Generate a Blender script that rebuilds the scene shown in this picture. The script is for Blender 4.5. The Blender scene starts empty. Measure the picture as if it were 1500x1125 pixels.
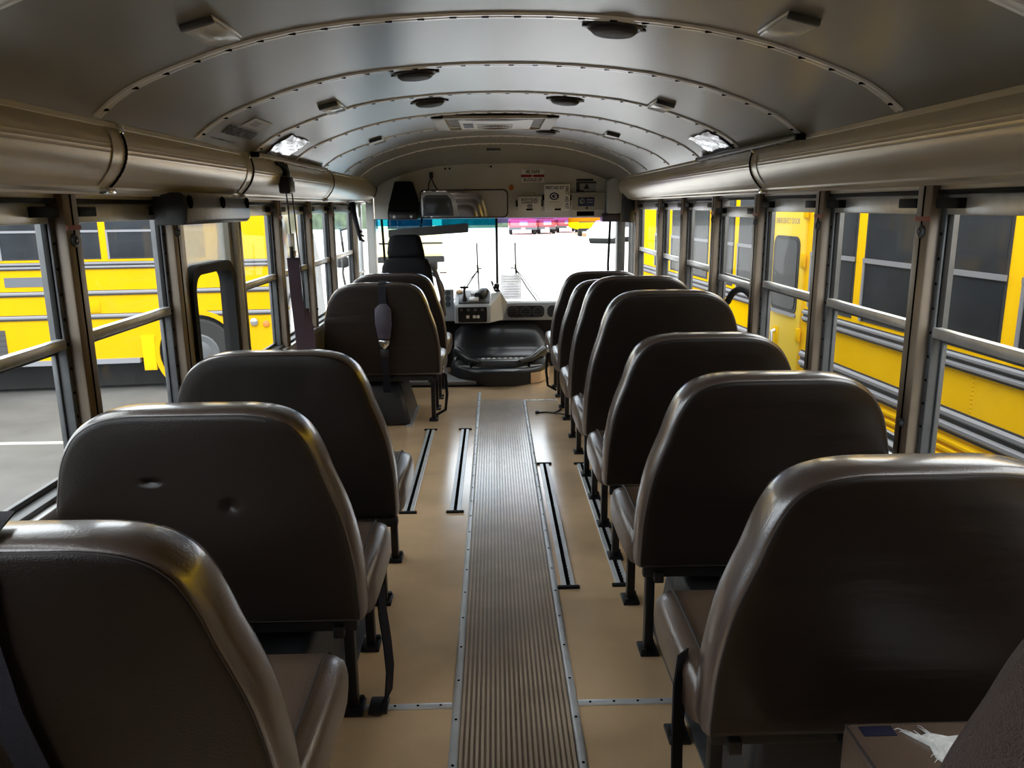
import bpy, bmesh, math, random
from mathutils import Vector, Matrix
random.seed(7)
scene = bpy.context.scene
COL = scene.collection
PI = math.pi

# ------------------------------------------------------------------ dimensions
XL, XR, XC = -1.105, 1.155, 0.028        # inner wall faces and the middle of the bus
SILL, HEAD, RAILZ = 0.69, 1.43, 1.062    # window sill, window head, meeting rail
BAYS = [-1.30, -0.62, 0.06, 0.74, 1.42, 2.10, 2.78, 3.45, 4.13, 4.82, 5.50, 6.40]
FRONT = 6.95
GROUND = -0.95

# ------------------------------------------------------------------ materials
MATS = {}
def mat(name, col, rough=0.5, metal=0.0, var=0.0, vscale=8.0, bump=0.0, bscale=60.0, stretch=None, spec=0.5, coat=0.0, emit=0.0, dents=None):
    if name in MATS: return MATS[name]
    m = bpy.data.materials.new(name); m.use_nodes = True
    nt = m.node_tree; b = nt.nodes['Principled BSDF']
    c = (col[0], col[1], col[2], 1)
    b.inputs['Base Color'].default_value = c
    b.inputs['Roughness'].default_value = rough
    b.inputs['Metallic'].default_value = metal
    b.inputs['Specular IOR Level'].default_value = spec
    b.inputs['Coat Weight'].default_value = coat; b.inputs['Coat Roughness'].default_value = .16
    if emit:
        b.inputs['Emission Color'].default_value = c; b.inputs['Emission Strength'].default_value = emit
    tc = nt.nodes.new('ShaderNodeTexCoord')
    vec = tc.outputs['Object']
    if stretch:
        mp = nt.nodes.new('ShaderNodeMapping'); mp.inputs['Scale'].default_value = stretch
        nt.links.new(vec, mp.inputs['Vector']); vec = mp.outputs['Vector']
    if var:
        n = nt.nodes.new('ShaderNodeTexNoise'); n.inputs['Scale'].default_value = vscale; n.inputs['Detail'].default_value = 5
        nt.links.new(vec, n.inputs['Vector'])
        r = nt.nodes.new('ShaderNodeValToRGB')
        r.color_ramp.elements[0].position = 0.3; r.color_ramp.elements[1].position = 0.7
        r.color_ramp.elements[0].color = tuple(max(0, x * (1 - var)) for x in col) + (1,)
        r.color_ramp.elements[1].color = tuple(min(1, x * (1 + var)) for x in col) + (1,)
        nt.links.new(n.outputs['Fac'], r.inputs['Fac']); nt.links.new(r.outputs['Color'], b.inputs['Base Color'])
    last = None
    if bump:
        n = nt.nodes.new('ShaderNodeTexNoise'); n.inputs['Scale'].default_value = bscale; n.inputs['Detail'].default_value = 3
        nt.links.new(vec, n.inputs['Vector'])
        bp = nt.nodes.new('ShaderNodeBump'); bp.inputs['Strength'].default_value = bump; bp.inputs['Distance'].default_value = 0.01
        nt.links.new(n.outputs['Fac'], bp.inputs['Height']); last = bp
        nt.links.new(bp.outputs['Normal'], b.inputs['Normal'])
    for d in dents or []:
        mp = nt.nodes.new('ShaderNodeMapping'); mp.vector_type = 'TEXTURE'
        mp.inputs['Location'].default_value = d[:3]; mp.inputs['Scale'].default_value = d[3:6]
        nt.links.new(tc.outputs['Object'], mp.inputs['Vector'])
        g = nt.nodes.new('ShaderNodeTexGradient'); g.gradient_type = 'QUADRATIC_SPHERE'
        nt.links.new(mp.outputs['Vector'], g.inputs['Vector'])
        bp = nt.nodes.new('ShaderNodeBump'); bp.invert = True; bp.inputs['Strength'].default_value = .8; bp.inputs['Distance'].default_value = 0.014
        nt.links.new(g.outputs['Fac'], bp.inputs['Height'])
        if last: nt.links.new(last.outputs['Normal'], bp.inputs['Normal'])
        nt.links.new(bp.outputs['Normal'], b.inputs['Normal']); last = bp
    MATS[name] = m
    return m

def glass_mat(name, tint=(1, 1, 1), refl=1.0, haze=0.0, hazecol=(.7, .72, .72), rough=0.0):
    m = bpy.data.materials.new(name); m.use_nodes = True; nt = m.node_tree
    nt.nodes.clear()
    out = nt.nodes.new('ShaderNodeOutputMaterial')
    tr = nt.nodes.new('ShaderNodeBsdfTransparent'); tr.inputs['Color'].default_value = tint + (1,)
    gl = nt.nodes.new('ShaderNodeBsdfGlossy'); gl.inputs['Roughness'].default_value = rough
    lw = nt.nodes.new('ShaderNodeLayerWeight'); lw.inputs['Blend'].default_value = .5
    pw = nt.nodes.new('ShaderNodeMath'); pw.operation = 'POWER'; pw.inputs[1].default_value = 5
    mu = nt.nodes.new('ShaderNodeMath'); mu.operation = 'MULTIPLY_ADD'; mu.inputs[1].default_value = .60 * refl; mu.inputs[2].default_value = .028 * refl
    mx = nt.nodes.new('ShaderNodeMixShader')
    nt.links.new(lw.outputs['Facing'], pw.inputs[0]); nt.links.new(pw.outputs[0], mu.inputs[0]); nt.links.new(mu.outputs[0], mx.inputs['Fac'])
    src = tr
    if haze:
        df = nt.nodes.new('ShaderNodeBsdfDiffuse'); df.inputs['Color'].default_value = hazecol + (1,)
        tl = nt.nodes.new('ShaderNodeBsdfTranslucent'); tl.inputs['Color'].default_value = hazecol + (1,)
        a = nt.nodes.new('ShaderNodeMixShader'); a.inputs['Fac'].default_value = 0.5
        nt.links.new(df.outputs[0], a.inputs[1]); nt.links.new(tl.outputs[0], a.inputs[2])
        n = nt.nodes.new('ShaderNodeTexNoise'); n.inputs['Scale'].default_value = 5; n.inputs['Detail'].default_value = 6
        tc = nt.nodes.new('ShaderNodeTexCoord'); nt.links.new(tc.outputs['Object'], n.inputs['Vector'])
        mr = nt.nodes.new('ShaderNodeMapRange'); mr.inputs['From Min'].default_value = .3; mr.inputs['From Max'].default_value = .7
        mr.inputs['To Min'].default_value = haze * .6; mr.inputs['To Max'].default_value = haze * 1.4
        nt.links.new(n.outputs['Fac'], mr.inputs['Value'])
        h = nt.nodes.new('ShaderNodeMixShader'); nt.links.new(mr.outputs['Result'], h.inputs['Fac'])
        nt.links.new(tr.outputs[0], h.inputs[1]); nt.links.new(a.outputs[0], h.inputs[2]); src = h
    nt.links.new(src.outputs[0], mx.inputs[1]); nt.links.new(gl.outputs[0], mx.inputs[2])
    nt.links.new(mx.outputs[0], out.inputs['Surface'])
    MATS[name] = m
    return m

VINYL = mat('shaded_brown_vinyl', (.009, .0062, .0048), .36, spec=.2, var=.12, vscale=6, bump=.12, bscale=260)  # back panels: seat vinyl darkened, their shade put into the colour
VINYL_WAVY = mat('shaded_brown_vinyl_wavy', (.009, .0062, .0048), .38, spec=.2, var=.12, vscale=6, bump=.35, bscale=7, stretch=(.6, 1, 3))
VINYL_DENT = mat('shaded_brown_vinyl_dented', (.011, .0078, .006), .34, spec=.35, var=.12, vscale=6, bump=.12, bscale=260,
                 dents=[(-.472, -.107, .776, .045, .08, .018), (-.293, -.097, .709, .038, .08, .036)])
GUSSET = mat('lit_gusset_vinyl', (.055, .038, .032), .30, spec=1.0, coat=1.0, var=.1, vscale=6, bump=.12, bscale=240)  # lighter copy of the back vinyl, light on the band put into it
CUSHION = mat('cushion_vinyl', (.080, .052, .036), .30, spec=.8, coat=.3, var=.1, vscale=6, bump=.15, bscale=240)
PIPING = mat('piping_vinyl', (.010, .006, .005), .6)
STEEL_BLACK = mat('black_painted_steel', (.006, .006, .007), .45, spec=.3)
BLACK = mat('black_plastic', (.008, .008, .009), .42, spec=.3)
BLACK_SHINY = mat('black_moulded_plastic', (.016, .017, .020), .34, bump=.1, bscale=40)
RUBBER = mat('black_rubber', (.010, .010, .010), .65, spec=.08)
WEB = mat('black_webbing', (.007, .007, .011), .75, spec=.15, bump=.3, bscale=500)
WEB_PURPLE = mat('purple_webbing', (.050, .030, .050), .7, bump=.3, bscale=400)
CHROME = mat('chrome', (.75, .75, .75), .15, 1)
ALU = mat('aluminium', (.56, .57, .57), .36, .6, var=.12, vscale=20)
ALU_DARK = mat('dark_aluminium', (.085, .09, .095), .42, .4, var=.15, vscale=20)
PILLAR = mat('pillar_steel', (.20, .155, .110), .42, .25, var=.15, vscale=9)
WALLGREY = mat('grey_wall_panel', (.26, .27, .265), .5, .2, var=.08, vscale=6)
HEADER = mat('header_panel', (.42, .38, .31), .4, .3, var=.08)
DUCT = mat('ribbed_cover', (.64, .56, .42), .30, .35, var=.06, vscale=4)
CEIL = mat('ceiling_steel', (.225, .215, .180), .28, .1, spec=.30, var=.10, vscale=2.2, bump=.05, bscale=5, stretch=(3, .6, 1))
RIB = mat('ceiling_strip', (.92, .91, .86), .22, .15, spec=.8)
HOLE = mat('dark_hole', (.004, .004, .004), .9, spec=0)
BULK = mat('bulkhead_grey', (.66, .63, .55), .5, .0, var=.05, vscale=5)
FLOORM = mat('tan_linoleum', (.86, .575, .315), .20, var=.14, spec=.9, coat=.7, vscale=3.5, bump=.05, bscale=30)
RUNNER = mat('ribbed_rubber', (.64, .51, .38), .20, var=.16, vscale=6, spec=.9, coat=.4)
RUNNER_DARK = mat('ribbed_rubber_groove', (.30, .22, .15), .35, var=.1, vscale=6, coat=.5)
STRIP = mat('bright_floor_strip', (.74, .78, .82), .30, .25, var=.10, vscale=14)
HOUSE = mat('wheel_housing_black', (.012, .015, .018), .45, bump=.1, bscale=90)
WHITE = mat('white_plastic', (.90, .89, .85), .4)
CREAM = mat('cream_plastic', (.56, .52, .42), .45)
BROWNHATCH = mat('brown_hatch_well', (.12, .075, .045), .6)
PAPER = glass_mat('thin_white_paper', (.9, .9, .9), .1, haze=.80, hazecol=(.92, .92, .94))
NAVY = mat('navy_print', (.012, .020, .075), .6)
DARKPRINT = mat('dark_print', (.022, .020, .018), .6)
REDM = mat('red_print', (.28, .012, .012), .5)
REDTAG = mat('red_tag', (.30, .06, .03), .6)
ORANGE = mat('orange_plastic', (.65, .16, .02), .4)
GREYPL = mat('grey_dash_plastic', (.33, .345, .35), .45, bump=.08, bscale=120)
GREYLT = mat('light_grey_plastic', (.62, .62, .59), .5)
STUFFING = mat('white_stuffing', (.72, .74, .72), .95, var=.15, vscale=60, bump=.6, bscale=130)
LENS = glass_mat('clear_lens', (.88, .89, .87), .9, haze=.55, hazecol=(.85, .85, .82), rough=.1)
PLATE = mat('polished_plate', (.72, .74, .78), .12, 1.0, bump=.25, bscale=9)
SCREEN = mat('monitor_screen', (.050, .065, .075), .2)
SILVER = mat('silver_bezel', (.5, .52, .54), .3, .8)
MIRROR = mat('mirror_glass', (.85, .85, .85), .02, 1)
FELT = mat('black_upholstery', (.008, .008, .009), .85, spec=.1, bump=.4, bscale=200)
YEL = mat('school_bus_yellow', (.93, .50, .002), .42, var=.06, vscale=3, spec=0)
YEL_BRIGHT = mat('bright_bus_yellow', (.60, .325, .0013), .5, var=.05, vscale=2, spec=0)
YEL_PALE = mat('pale_bus_yellow', (.80, .66, .30), .35, coat=.2)
RAILB = mat('rub_rail_black', (.022, .023, .026), .6, spec=.1)
RAILS = mat('rub_rail_silver', (.21, .215, .24), .5, .2, spec=.2)
DARKGLASS = mat('dark_bus_glass', (.016, .019, .023), .15, spec=.035, var=.4, vscale=2)
TYRE = mat('tyre_rubber', (.022, .022, .022), .85, spec=.05)
WHEELM = mat('wheel_grey', (.075, .08, .088), .6, .1, spec=.2)
GLASS = glass_mat('window_glass', (.97, .98, .97), .13, haze=.004)
GLASS_HAZY = glass_mat('hazy_glass', (.75, .77, .75), 1.0, haze=.5, hazecol=(.62, .63, .60))
GLASS_FRONT = glass_mat('windshield_glass', (.97, .99, 1.0), .5)
GLASS_BAND = glass_mat('tint_band_blue', (.05, .42, .66), .5)
GLASS_BAND2 = glass_mat('tint_band_violet', (.55, .42, .80), .5)
GLASS_SMOKE = glass_mat('smoky_glass', (.30, .33, .35), 1.0, haze=.12)

# ------------------------------------------------------------------ mesh helper
class MB:
    def __init__(s): s.bm = bmesh.new()
    def faces(s, verts, faces):
        vs = [s.bm.verts.new(v) for v in verts]
        for f in faces:
            try: s.bm.faces.new([vs[i] for i in f])
            except ValueError: pass
        return vs
    def box(s, x0, x1, y0, y1, z0, z1, bev=0.0, seg=2, M=None):
        c = [(x0, y0, z0), (x1, y0, z0), (x1, y1, z0), (x0, y1, z0), (x0, y0, z1), (x1, y0, z1), (x1, y1, z1), (x0, y1, z1)]
        vs = s.faces(c, [(0, 3, 2, 1), (4, 5, 6, 7), (0, 1, 5, 4), (1, 2, 6, 5), (2, 3, 7, 6), (3, 0, 4, 7)])
        if bev:
            es = {e for v in vs for e in v.link_edges}
            r = bmesh.ops.bevel(s.bm, geom=list(es), offset=bev, segments=seg, affect='EDGES', profile=.5)
            vs = list({v for f in r['faces'] for v in f.verts} | {v for v in vs if v.is_valid})
        if M is not None: bmesh.ops.transform(s.bm, matrix=M, verts=vs)
        return s
    def prism(s, pts, axis, a, b, bev=0.0, M=None):
        """polygon pts (p,q) swept along axis from a to b: x -> (y,z), y -> (x,z), z -> (x,y)"""
        f = {'x': lambda p, t: (t, p[0], p[1]), 'y': lambda p, t: (p[0], t, p[1]), 'z': lambda p, t: (p[0], p[1], t)}[axis]
        n = len(pts)
        vs = s.faces([f(p, a) for p in pts] + [f(p, b) for p in pts],
                     [tuple(range(n)), tuple(range(2 * n - 1, n - 1, -1))] + [(i, (i + 1) % n, n + (i + 1) % n, n + i) for i in range(n)])
        if bev:
            es = {e for v in vs for e in v.link_edges}
            r = bmesh.ops.bevel(s.bm, geom=list(es), offset=bev, segments=2, affect='EDGES', profile=.5)
            vs = list({v for f in r['faces'] for v in f.verts} | {v for v in vs if v.is_valid})
        if M is not None: bmesh.ops.transform(s.bm, matrix=M, verts=vs)
        return s
    def strip(s, pts, axis, a, b):
        """open profile swept along axis"""
        f = {'x': lambda p, t: (t, p[0], p[1]), 'y': lambda p, t: (p[0], t, p[1]), 'z': lambda p, t: (p[0], p[1], t)}[axis]
        n = len(pts)
        s.faces([f(p, a) for p in pts] + [f(p, b) for p in pts], [(i, i + 1, n + i + 1, n + i) for i in range(n - 1)])
        return s
    def tube(s, pts, r, seg=8, closed=False, flat=None):
        pts = [Vector(p) for p in pts]; n = len(pts); rings = []
        up0 = None
        for i, p in enumerate(pts):
            a = pts[(i - 1) % n] if (i > 0 or closed) else p
            b = pts[(i + 1) % n] if (i < n - 1 or closed) else p
            t = (b - a).normalized()
            ref = Vector((0, 0, 1)) if abs(t.z) < .9 else Vector((0, 1, 0))
            if up0 is None: u = t.cross(ref).normalized()
            else: u = (up0 - t * up0.dot(t)).normalized()
            up0 = u; w = t.cross(u).normalized()
            rr = r[i] if isinstance(r, (list, tuple)) else r
            rings.append([s.bm.verts.new(p + (u * math.cos(k * 2 * PI / seg) + w * math.sin(k * 2 * PI / seg)) * rr) for k in range(seg)])
        m = n if closed else n - 1
        for i in range(m):
            A, B = rings[i], rings[(i + 1) % n]
            for k in range(seg):
                s.bm.faces.new((A[k], A[(k + 1) % seg], B[(k + 1) % seg], B[k]))
        if not closed:
            s.bm.faces.new(list(reversed(rings[0]))); s.bm.faces.new(rings[-1])
        return s
    def ribbon(s, pts, width, wdir, th=0.003):
        """strap: centre line pts, width along wdir, thickness th"""
        wd = Vector(wdir).normalized() * width / 2; pts = [Vector(p) for p in pts]; n = len(pts); rings = []
        for i, p in enumerate(pts):
            t = (pts[min(i + 1, n - 1)] - pts[max(i - 1, 0)]).normalized(); nn = t.cross(wd).normalized() * th / 2
            rings.append([s.bm.verts.new(p + q) for q in (wd + nn, wd - nn, -wd - nn, -wd + nn)])
        for i in range(n - 1):
            for k in range(4): s.bm.faces.new((rings[i][k], rings[i][(k + 1) % 4], rings[i + 1][(k + 1) % 4], rings[i + 1][k]))
        s.bm.faces.new(list(reversed(rings[0]))); s.bm.faces.new(rings[-1])
        return s
    def lathe(s, prof, seg=24, M=None):
        """profile [(r, h)] about local z"""
        rings = []
        for r, h in prof:
            rings.append([s.bm.verts.new((r * math.cos(k * 2 * PI / seg), r * math.sin(k * 2 * PI / seg), h)) for k in range(seg)] if r > 1e-6 else [s.bm.verts.new((0, 0, h))])
        for A, B in zip(rings, rings[1:]):
            for k in range(seg):
                q = [A[k % len(A)], A[(k + 1) % len(A)], B[(k + 1) % len(B)], B[k % len(B)]]
                q = list(dict.fromkeys(q))
                if len(q) > 2: s.bm.faces.new(q)
        for R in (rings[0], rings[-1]):
            if len(R) > 2:
                try: s.bm.faces.new(R)
                except ValueError: pass
        if M is not None: bmesh.ops.transform(s.bm, matrix=M, verts=[v for R in rings for v in R])
        return s
    def loft(s, loops, cap0=True, cap1=True, M=None):
        rings = [[s.bm.verts.new(p) for p in L] for L in loops]
        n = len(rings[0])
        for A, B in zip(rings, rings[1:]):
            for k in range(n): s.bm.faces.new((A[k], A[(k + 1) % n], B[(k + 1) % n], B[k]))
        if cap0: s.bm.faces.new(list(reversed(rings[0])))
        if cap1: s.bm.faces.new(rings[-1])
        if M is not None: bmesh.ops.transform(s.bm, matrix=M, verts=[v for R in rings for v in R])
        return s
    def build(s, name, m, parent=None, smooth=40, loc=None):
        bmesh.ops.recalc_face_normals(s.bm, faces=s.bm.faces)
        me = bpy.data.meshes.new(name); s.bm.to_mesh(me); s.bm.free()
        me.materials.append(m)
        if smooth:
            me.polygons.foreach_set('use_smooth', [True] * len(me.polygons))
            try: me.set_sharp_from_angle(angle=math.radians(smooth))
            except Exception: pass
        o = bpy.data.objects.new(name, me); COL.objects.link(o)
        if parent is not None: o.parent = parent
        if loc: o.location = loc
        return o

def tag(o, label, cat=None, group=None, kind=None):
    o['label'] = label
    if cat: o['category'] = cat
    if group: o['group'] = group
    if kind: o['kind'] = kind
    return o
def thing(name, label, cat, loc=(0, 0, 0), rot=(0, 0, 0), group=None, kind=None):
    o = bpy.data.objects.new(name, None); COL.objects.link(o); o.location = loc; o.rotation_euler = rot
    o.empty_display_size = .05
    return tag(o, label, cat, group, kind)
def struct(o, label, cat):
    return tag(o, label, cat, kind='structure')
KIDS = {}
def copy_tree(o, parent=None):
    c = o.copy(); COL.objects.link(c)
    if parent is not None: c.parent = parent
    for ch in list(o.children): copy_tree(ch, c)
    return c
def lettering(name, s, size, m, parent, loc, rot, depth=.0008, sx=1.0, align='CENTER'):
    cu = bpy.data.curves.new(name, 'FONT'); cu.body = s; cu.size = size; cu.extrude = depth; cu.offset = size * .028
    cu.align_x = align; cu.align_y = 'CENTER'
    t = bpy.data.objects.new(name, cu); COL.objects.link(t)
    bpy.context.view_layer.update()
    dg = bpy.context.evaluated_depsgraph_get()
    me = bpy.data.meshes.new_from_object(t.evaluated_get(dg))
    bpy.data.objects.remove(t); bpy.data.curves.remove(cu)
    me.materials.clear(); me.materials.append(m)
    o = bpy.data.objects.new(name, me); COL.objects.link(o)
    o.parent = parent; o.location = loc; o.rotation_euler = rot; o.scale = (sx, 1, 1)
    return o
FACE_BACK = (PI / 2, 0, 0)      # lettering that faces the rear of the bus (-y)

# ================================================================== FLOOR
b = MB(); b.box(XL - .04, XR + .04, -1.6, FRONT + .1, -.05, 0)
struct(b.build('floor', FLOORM, smooth=0), 'tan linoleum bus floor, scuffed and shiny', 'floor')
# ribbed runner
x0, x1 = -.112, .198; n = 22; w = (x1 - x0) / n
o = MB().box(x0, x1, -1.5, 5.66, 0, .003).build('rubber_floor_runner', RUNNER_DARK, smooth=0)
tag(o, 'brown ribbed rubber runner along the middle of the aisle floor', 'floor runner')
s = MB()
for i in range(n):
    a = x0 + w * i
    s.strip([(a + w * .18, .003), (a + w * .26, .0085), (a + w * .74, .0085), (a + w * .82, .003)], 'y', -1.5, 5.66)
s.build('rib_pattern', RUNNER, o, smooth=0)
def rail_strip(name, x, y0, y1, label, w=.026):
    t = thing(name, label, 'trim', kind='structure')
    pts = [(x - w / 2, .0), (x - w / 2 + .004, .006), (x - w * .2, .0085), (x + w * .2, .0085), (x + w / 2 - .004, .006), (x + w / 2, .0)]
    MB().prism(pts, 'y', y0, y1).build('strip', STRIP, t)
    s = MB(); y = y0 + .1
    while y < y1: s.lathe([(.0045, .008), (.004, .0098), (0, .0102)], 8, Matrix.Translation((x, y, 0))); y += .185
    s.build('screw', HOLE, t)
rail_strip('trim_1', -.124, -1.5, 5.90, 'long aluminium strip edging the runner on the emergency door side')
rail_strip('trim_2', .211, -1.5, 5.64, 'long aluminium strip edging the runner on the side facing the entry door')
def cross_strip(name, xa, xb, y, label):
    t = thing(name, label, 'trim', kind='structure')
    MB().box(xa, xb, y - .012, y + .012, 0, .006, .002).build('strip', STRIP, t)
    s = MB()
    for k in range(4):
        x = xa + (xb - xa) * (k + .5) / 4
        s.lathe([(.004, .006), (.004, .0075), (0, .008)], 8, Matrix.Translation((x, y, 0)))
    s.build('screw', HOLE, t)
cross_strip('trim_3', -.40, -.138, 2.0, 'short aluminium seam strip crossing the floor beside the black hanging belt')
cross_strip('trim_4', .225, .50, 2.0, 'short aluminium seam strip crossing the floor by the largest seat')
cross_strip('trim_5', .215, .46, 5.63, 'thin bright seam strip across the floor near the entry, beside a loose cable')
# seat tracks let into the floor
def floor_track(x, y0, y1, label):
    t = thing('wheelchair_track', label, 'floor track', (x, 0, 0), group='anchor tracks in the floor')
    s = MB()
    s.prism([(-.026, 0), (-.024, .007), (-.008, .007), (-.007, .002), (-.007, 0)], 'y', y0, y1)
    s.prism([(.007, 0), (.007, .002), (.008, .007), (.024, .007), (.026, 0)], 'y', y0, y1)
    s.build('rail', STRIP, t)
    s = MB(); s.box(-.0075, .0075, y0, y1, 0, .0025)
    y = y0 + .02
    while y < y1 - .02:
        s.lathe([(.0092, .003), (.0092, .0076), (.0, .0076)], 8, Matrix.Translation((0, y, 0))); y += .026
    s.build('slot', HOLE, t, smooth=0)
    s = MB(); s.box(-.042, .042, y0 - .008, y0 + .012, 0, .010, .003); s.build('end_cap', RUBBER, t)
    s = MB(); s.box(-.042, .042, y1 - .012, y1 + .008, 0, .010, .003); s.build('end_cap', RUBBER, t)
floor_track(-.420, 3.47, 4.88, 'silver slotted floor track in open floor, farther from the runner, opposite the tall seats')
floor_track(-.199, 3.47, 4.88, 'silver slotted floor track in open floor, close to the runner, opposite the tall seats')
floor_track(.264, 2.70, 4.16, 'silver slotted floor track close beside the runner, along the row of seven seats')
floor_track(.470, 2.71, 4.15, 'silver slotted floor track running under the seat legs of the seven-seat row')
floor_track(.800, 2.71, 4.15, 'silver slotted floor track deep under the seats next to the outer wall')

# ================================================================== WALLS
def make_wall(name, X, sgn, label):
    """sgn: outward direction"""
    def xr(a, c): return (X + sgn * a, X + sgn * c) if sgn > 0 else (X + sgn * c, X + sgn * a)
    root = thing(name, label, 'wall', kind='structure')
    door = sgn < 0
    s = MB(); xa, xb = xr(0, .06)
    spans = [(-1.6, 2.80), (3.43, 6.42)] if door else [(-1.6, 6.42)]
    for ya, yb in spans: s.box(xa, xb, ya, yb, -.35, SILL - .03)
    s.box(xa, xb, -1.6, .06, SILL - .03, HEAD + .01)  # solid fill over the unseen rear window bays, added to keep light out
    s.build('lower_panel', WALLGREY, root, smooth=0)
    s = MB(); xa2, xb2 = xr(-.022, .06)
    for ya, yb in spans: s.box(xa2, xb2, ya, yb, SILL - .03, SILL, .005)
    s.build('sill_rail', ALU, root)
    s = MB()
    s.box(*xr(.004, .06), -1.6, FRONT, HEAD, 1.66)
    s.build('header_panel', HEADER, root, smooth=0)
    for y in BAYS[:-1] + [6.40]:
        vis = y > 1.3
        p = MB(); w = .036
        # hat-section post: flange face + two sides
        p.box(*xr(-.018, .05), y - w, y + w, SILL - .02, HEAD + .015, .006)
        o = p.build('pillar', PILLAR, root)
        if vis:
            q = MB(); q.box(*xr(-.0195, -.016), y - .003, y + .003, SILL - .02, HEAD + .012); q.build('seam', HOLE, o, smooth=0)
            q = MB(); q.box(*xr(-.0205, -.016), y - w * .95, y + w * .95, 1.352, 1.364); q.build('red_tag', REDTAG, o, smooth=0)
            q = MB(); R = Matrix.Translation((X - sgn * .018, y - .006, 1.325)) @ Matrix.Rotation(-sgn * PI / 2, 4, 'Y')
            q.lathe([(.017, 0), (.017, .004), (.010, .008), (.009, .004), (.004, .004), (.004, .009), (0, .009)], 16, R); q.build('lock_bolt', ALU_DARK, o)
            q = MB(); R = Matrix.Translation((X - sgn * .018, y - .004, .80)) @ Matrix.Rotation(-sgn * PI / 2, 4, 'Y')
            q.lathe([(.012, 0), (.011, .005), (.005, .010), (0, .010)], 12, R); q.build('bolt', ALU_DARK, o)
    return root
make_wall('wall_left', XL, -1, 'bus side wall with the emergency door, grey steel posts and panels')
make_wall('wall_right', XR, 1, 'bus side wall beside the row of seven seats, grey steel posts')

# windows -----------------------------------------------------------
def make_window(idx, X, sgn, y0, y1, label, drop=0.0, upper=None, lower=None, open_lower=False):
    def xr(a, c): return (X + sgn * a, X + sgn * c) if sgn > 0 else (X + sgn * c, X + sgn * a)
    t = thing('window_%d' % idx, label, 'window', kind='structure')
    ya, yb = y0 + .036, y1 - .036
    f = MB()
    f.box(*xr(.012, .05), ya, ya + .022, SILL, HEAD, .003); f.box(*xr(.012, .05), yb - .022, yb, SILL, HEAD, .003)
    if not drop: f.box(*xr(.012, .05), ya, yb, HEAD - .012, HEAD, .002)
    f.box(*xr(.0, .05), ya, yb, SILL, SILL + .014, .003)
    fo = f.build('window_frame', ALU_DARK, t)
    q = MB(); q.box(*xr(-.003, .014), ya, yb, HEAD - .010, HEAD + .002); q.build('head_shadow_line', RUBBER, fo, smooth=0)  # black strip painting the shadow line between header and sash
    h = MB()
    for k in range(9):
        z = .80 + k * .065
        for yy, d in ((ya + .011, 1), (yb - .011, 1)):
            h.lathe([(.004, 0), (.004, .002), (0, .002)], 6, Matrix.Translation((X + sgn * .012, yy, z)) @ Matrix.Rotation(-sgn * PI / 2, 4, 'Y'))
    h.build('ratchet_holes', HOLE, fo, smooth=0)
    zt, zr = HEAD - .011 - drop, RAILZ - drop
    ua, ub = ya + .018, yb - .018
    f = MB()
    f.box(*xr(.014, .032), ua, ub, zt - .050, zt, .003)
    f.box(*xr(.010, .034), ua, ub, zr - .014, zr + .014, .004)
    us = f.build('upper_sash', ALU, t)
    for yy in (ua, ub - .010):
        f = MB(); f.box(*xr(.018, .032), yy, yy + .010, zr, zt - .04, .002); f.build('stile', RUBBER, us)
    for yy in (ua + .0, ub - .085):
        l = MB(); l.box(*xr(-.010, .016), yy, yy + .095, zt - .034, zt - .008, .003)
        l.build('latch', RUBBER, us)
    g = MB(); g.box(*xr(.022, .026), ua + .012, ub - .012, zr + .010, zt - .045)
    g.build('upper_pane', upper or GLASS, us, smooth=0)
    f = MB()
    lz1 = RAILZ - .012
    if not open_lower:
        f.box(*xr(.036, .050), ua, ub, SILL + .012, SILL + .030, .003)
    f.box(*xr(.036, .050), ua, ua + .013, SILL + .012, lz1, .003); f.box(*xr(.036, .050), ub - .013, ub, SILL + .012, lz1, .003)
    f.box(*xr(.036, .050), ua, ub, lz1 - .016, lz1 + .006, .003)
    ls = f.build('lower_sash', ALU_DARK, t)
    if not open_lower:
        g = MB(); g.box(*xr(.041, .045), ua + .01, ub - .01, SILL + .026, lz1 - .012)
        g.build('lower_pane', lower or GLASS, ls, smooth=0)
    return t
LW = [(1, 4, 'side window nearest the camera on the emergency door side'),
      (2, 5, 'side window just behind the emergency door, hinge side toward the camera'),
      (3, 7, 'side window just ahead of the emergency door, hanging shoulder belts beside it'),
      (4, 8, 'second side window ahead of the emergency door'),
      (5, 9, 'third side window ahead of the emergency door'),
      (6, 10, 'wide side window beside the last seat before the driver')]
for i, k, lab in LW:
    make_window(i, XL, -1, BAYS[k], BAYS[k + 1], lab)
RW = [(7, 4, 'side window nearest the camera on the seven-seat side'), (8, 5, 'side window second from the camera on the seven-seat side'),
      (9, 6, 'side window showing the yellow door of the bus outside'), (10, 7, 'side window with its sash slid down, black seal below'),
      (11, 8, 'side window beside the two tall seats'), (12, 9, 'side window second from the entry, seven-seat side'), (13, 10, 'side window next to the entry door, seven-seat side')]
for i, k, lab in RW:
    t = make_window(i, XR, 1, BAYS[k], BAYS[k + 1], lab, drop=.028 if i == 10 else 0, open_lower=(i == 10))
    if i == 10:
        q = MB(); ya, yb = BAYS[k] + .06, BAYS[k + 1] - .05
        q.tube([(XR + .045, ya + (yb - ya) * s, .90 + .10 * math.sin(PI * min(1, s * 1.15)) ** .6) for s in [j / 14 for j in range(15)]], .017, 8)
        q.build('loose_seal', RUBBER, t)

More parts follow.
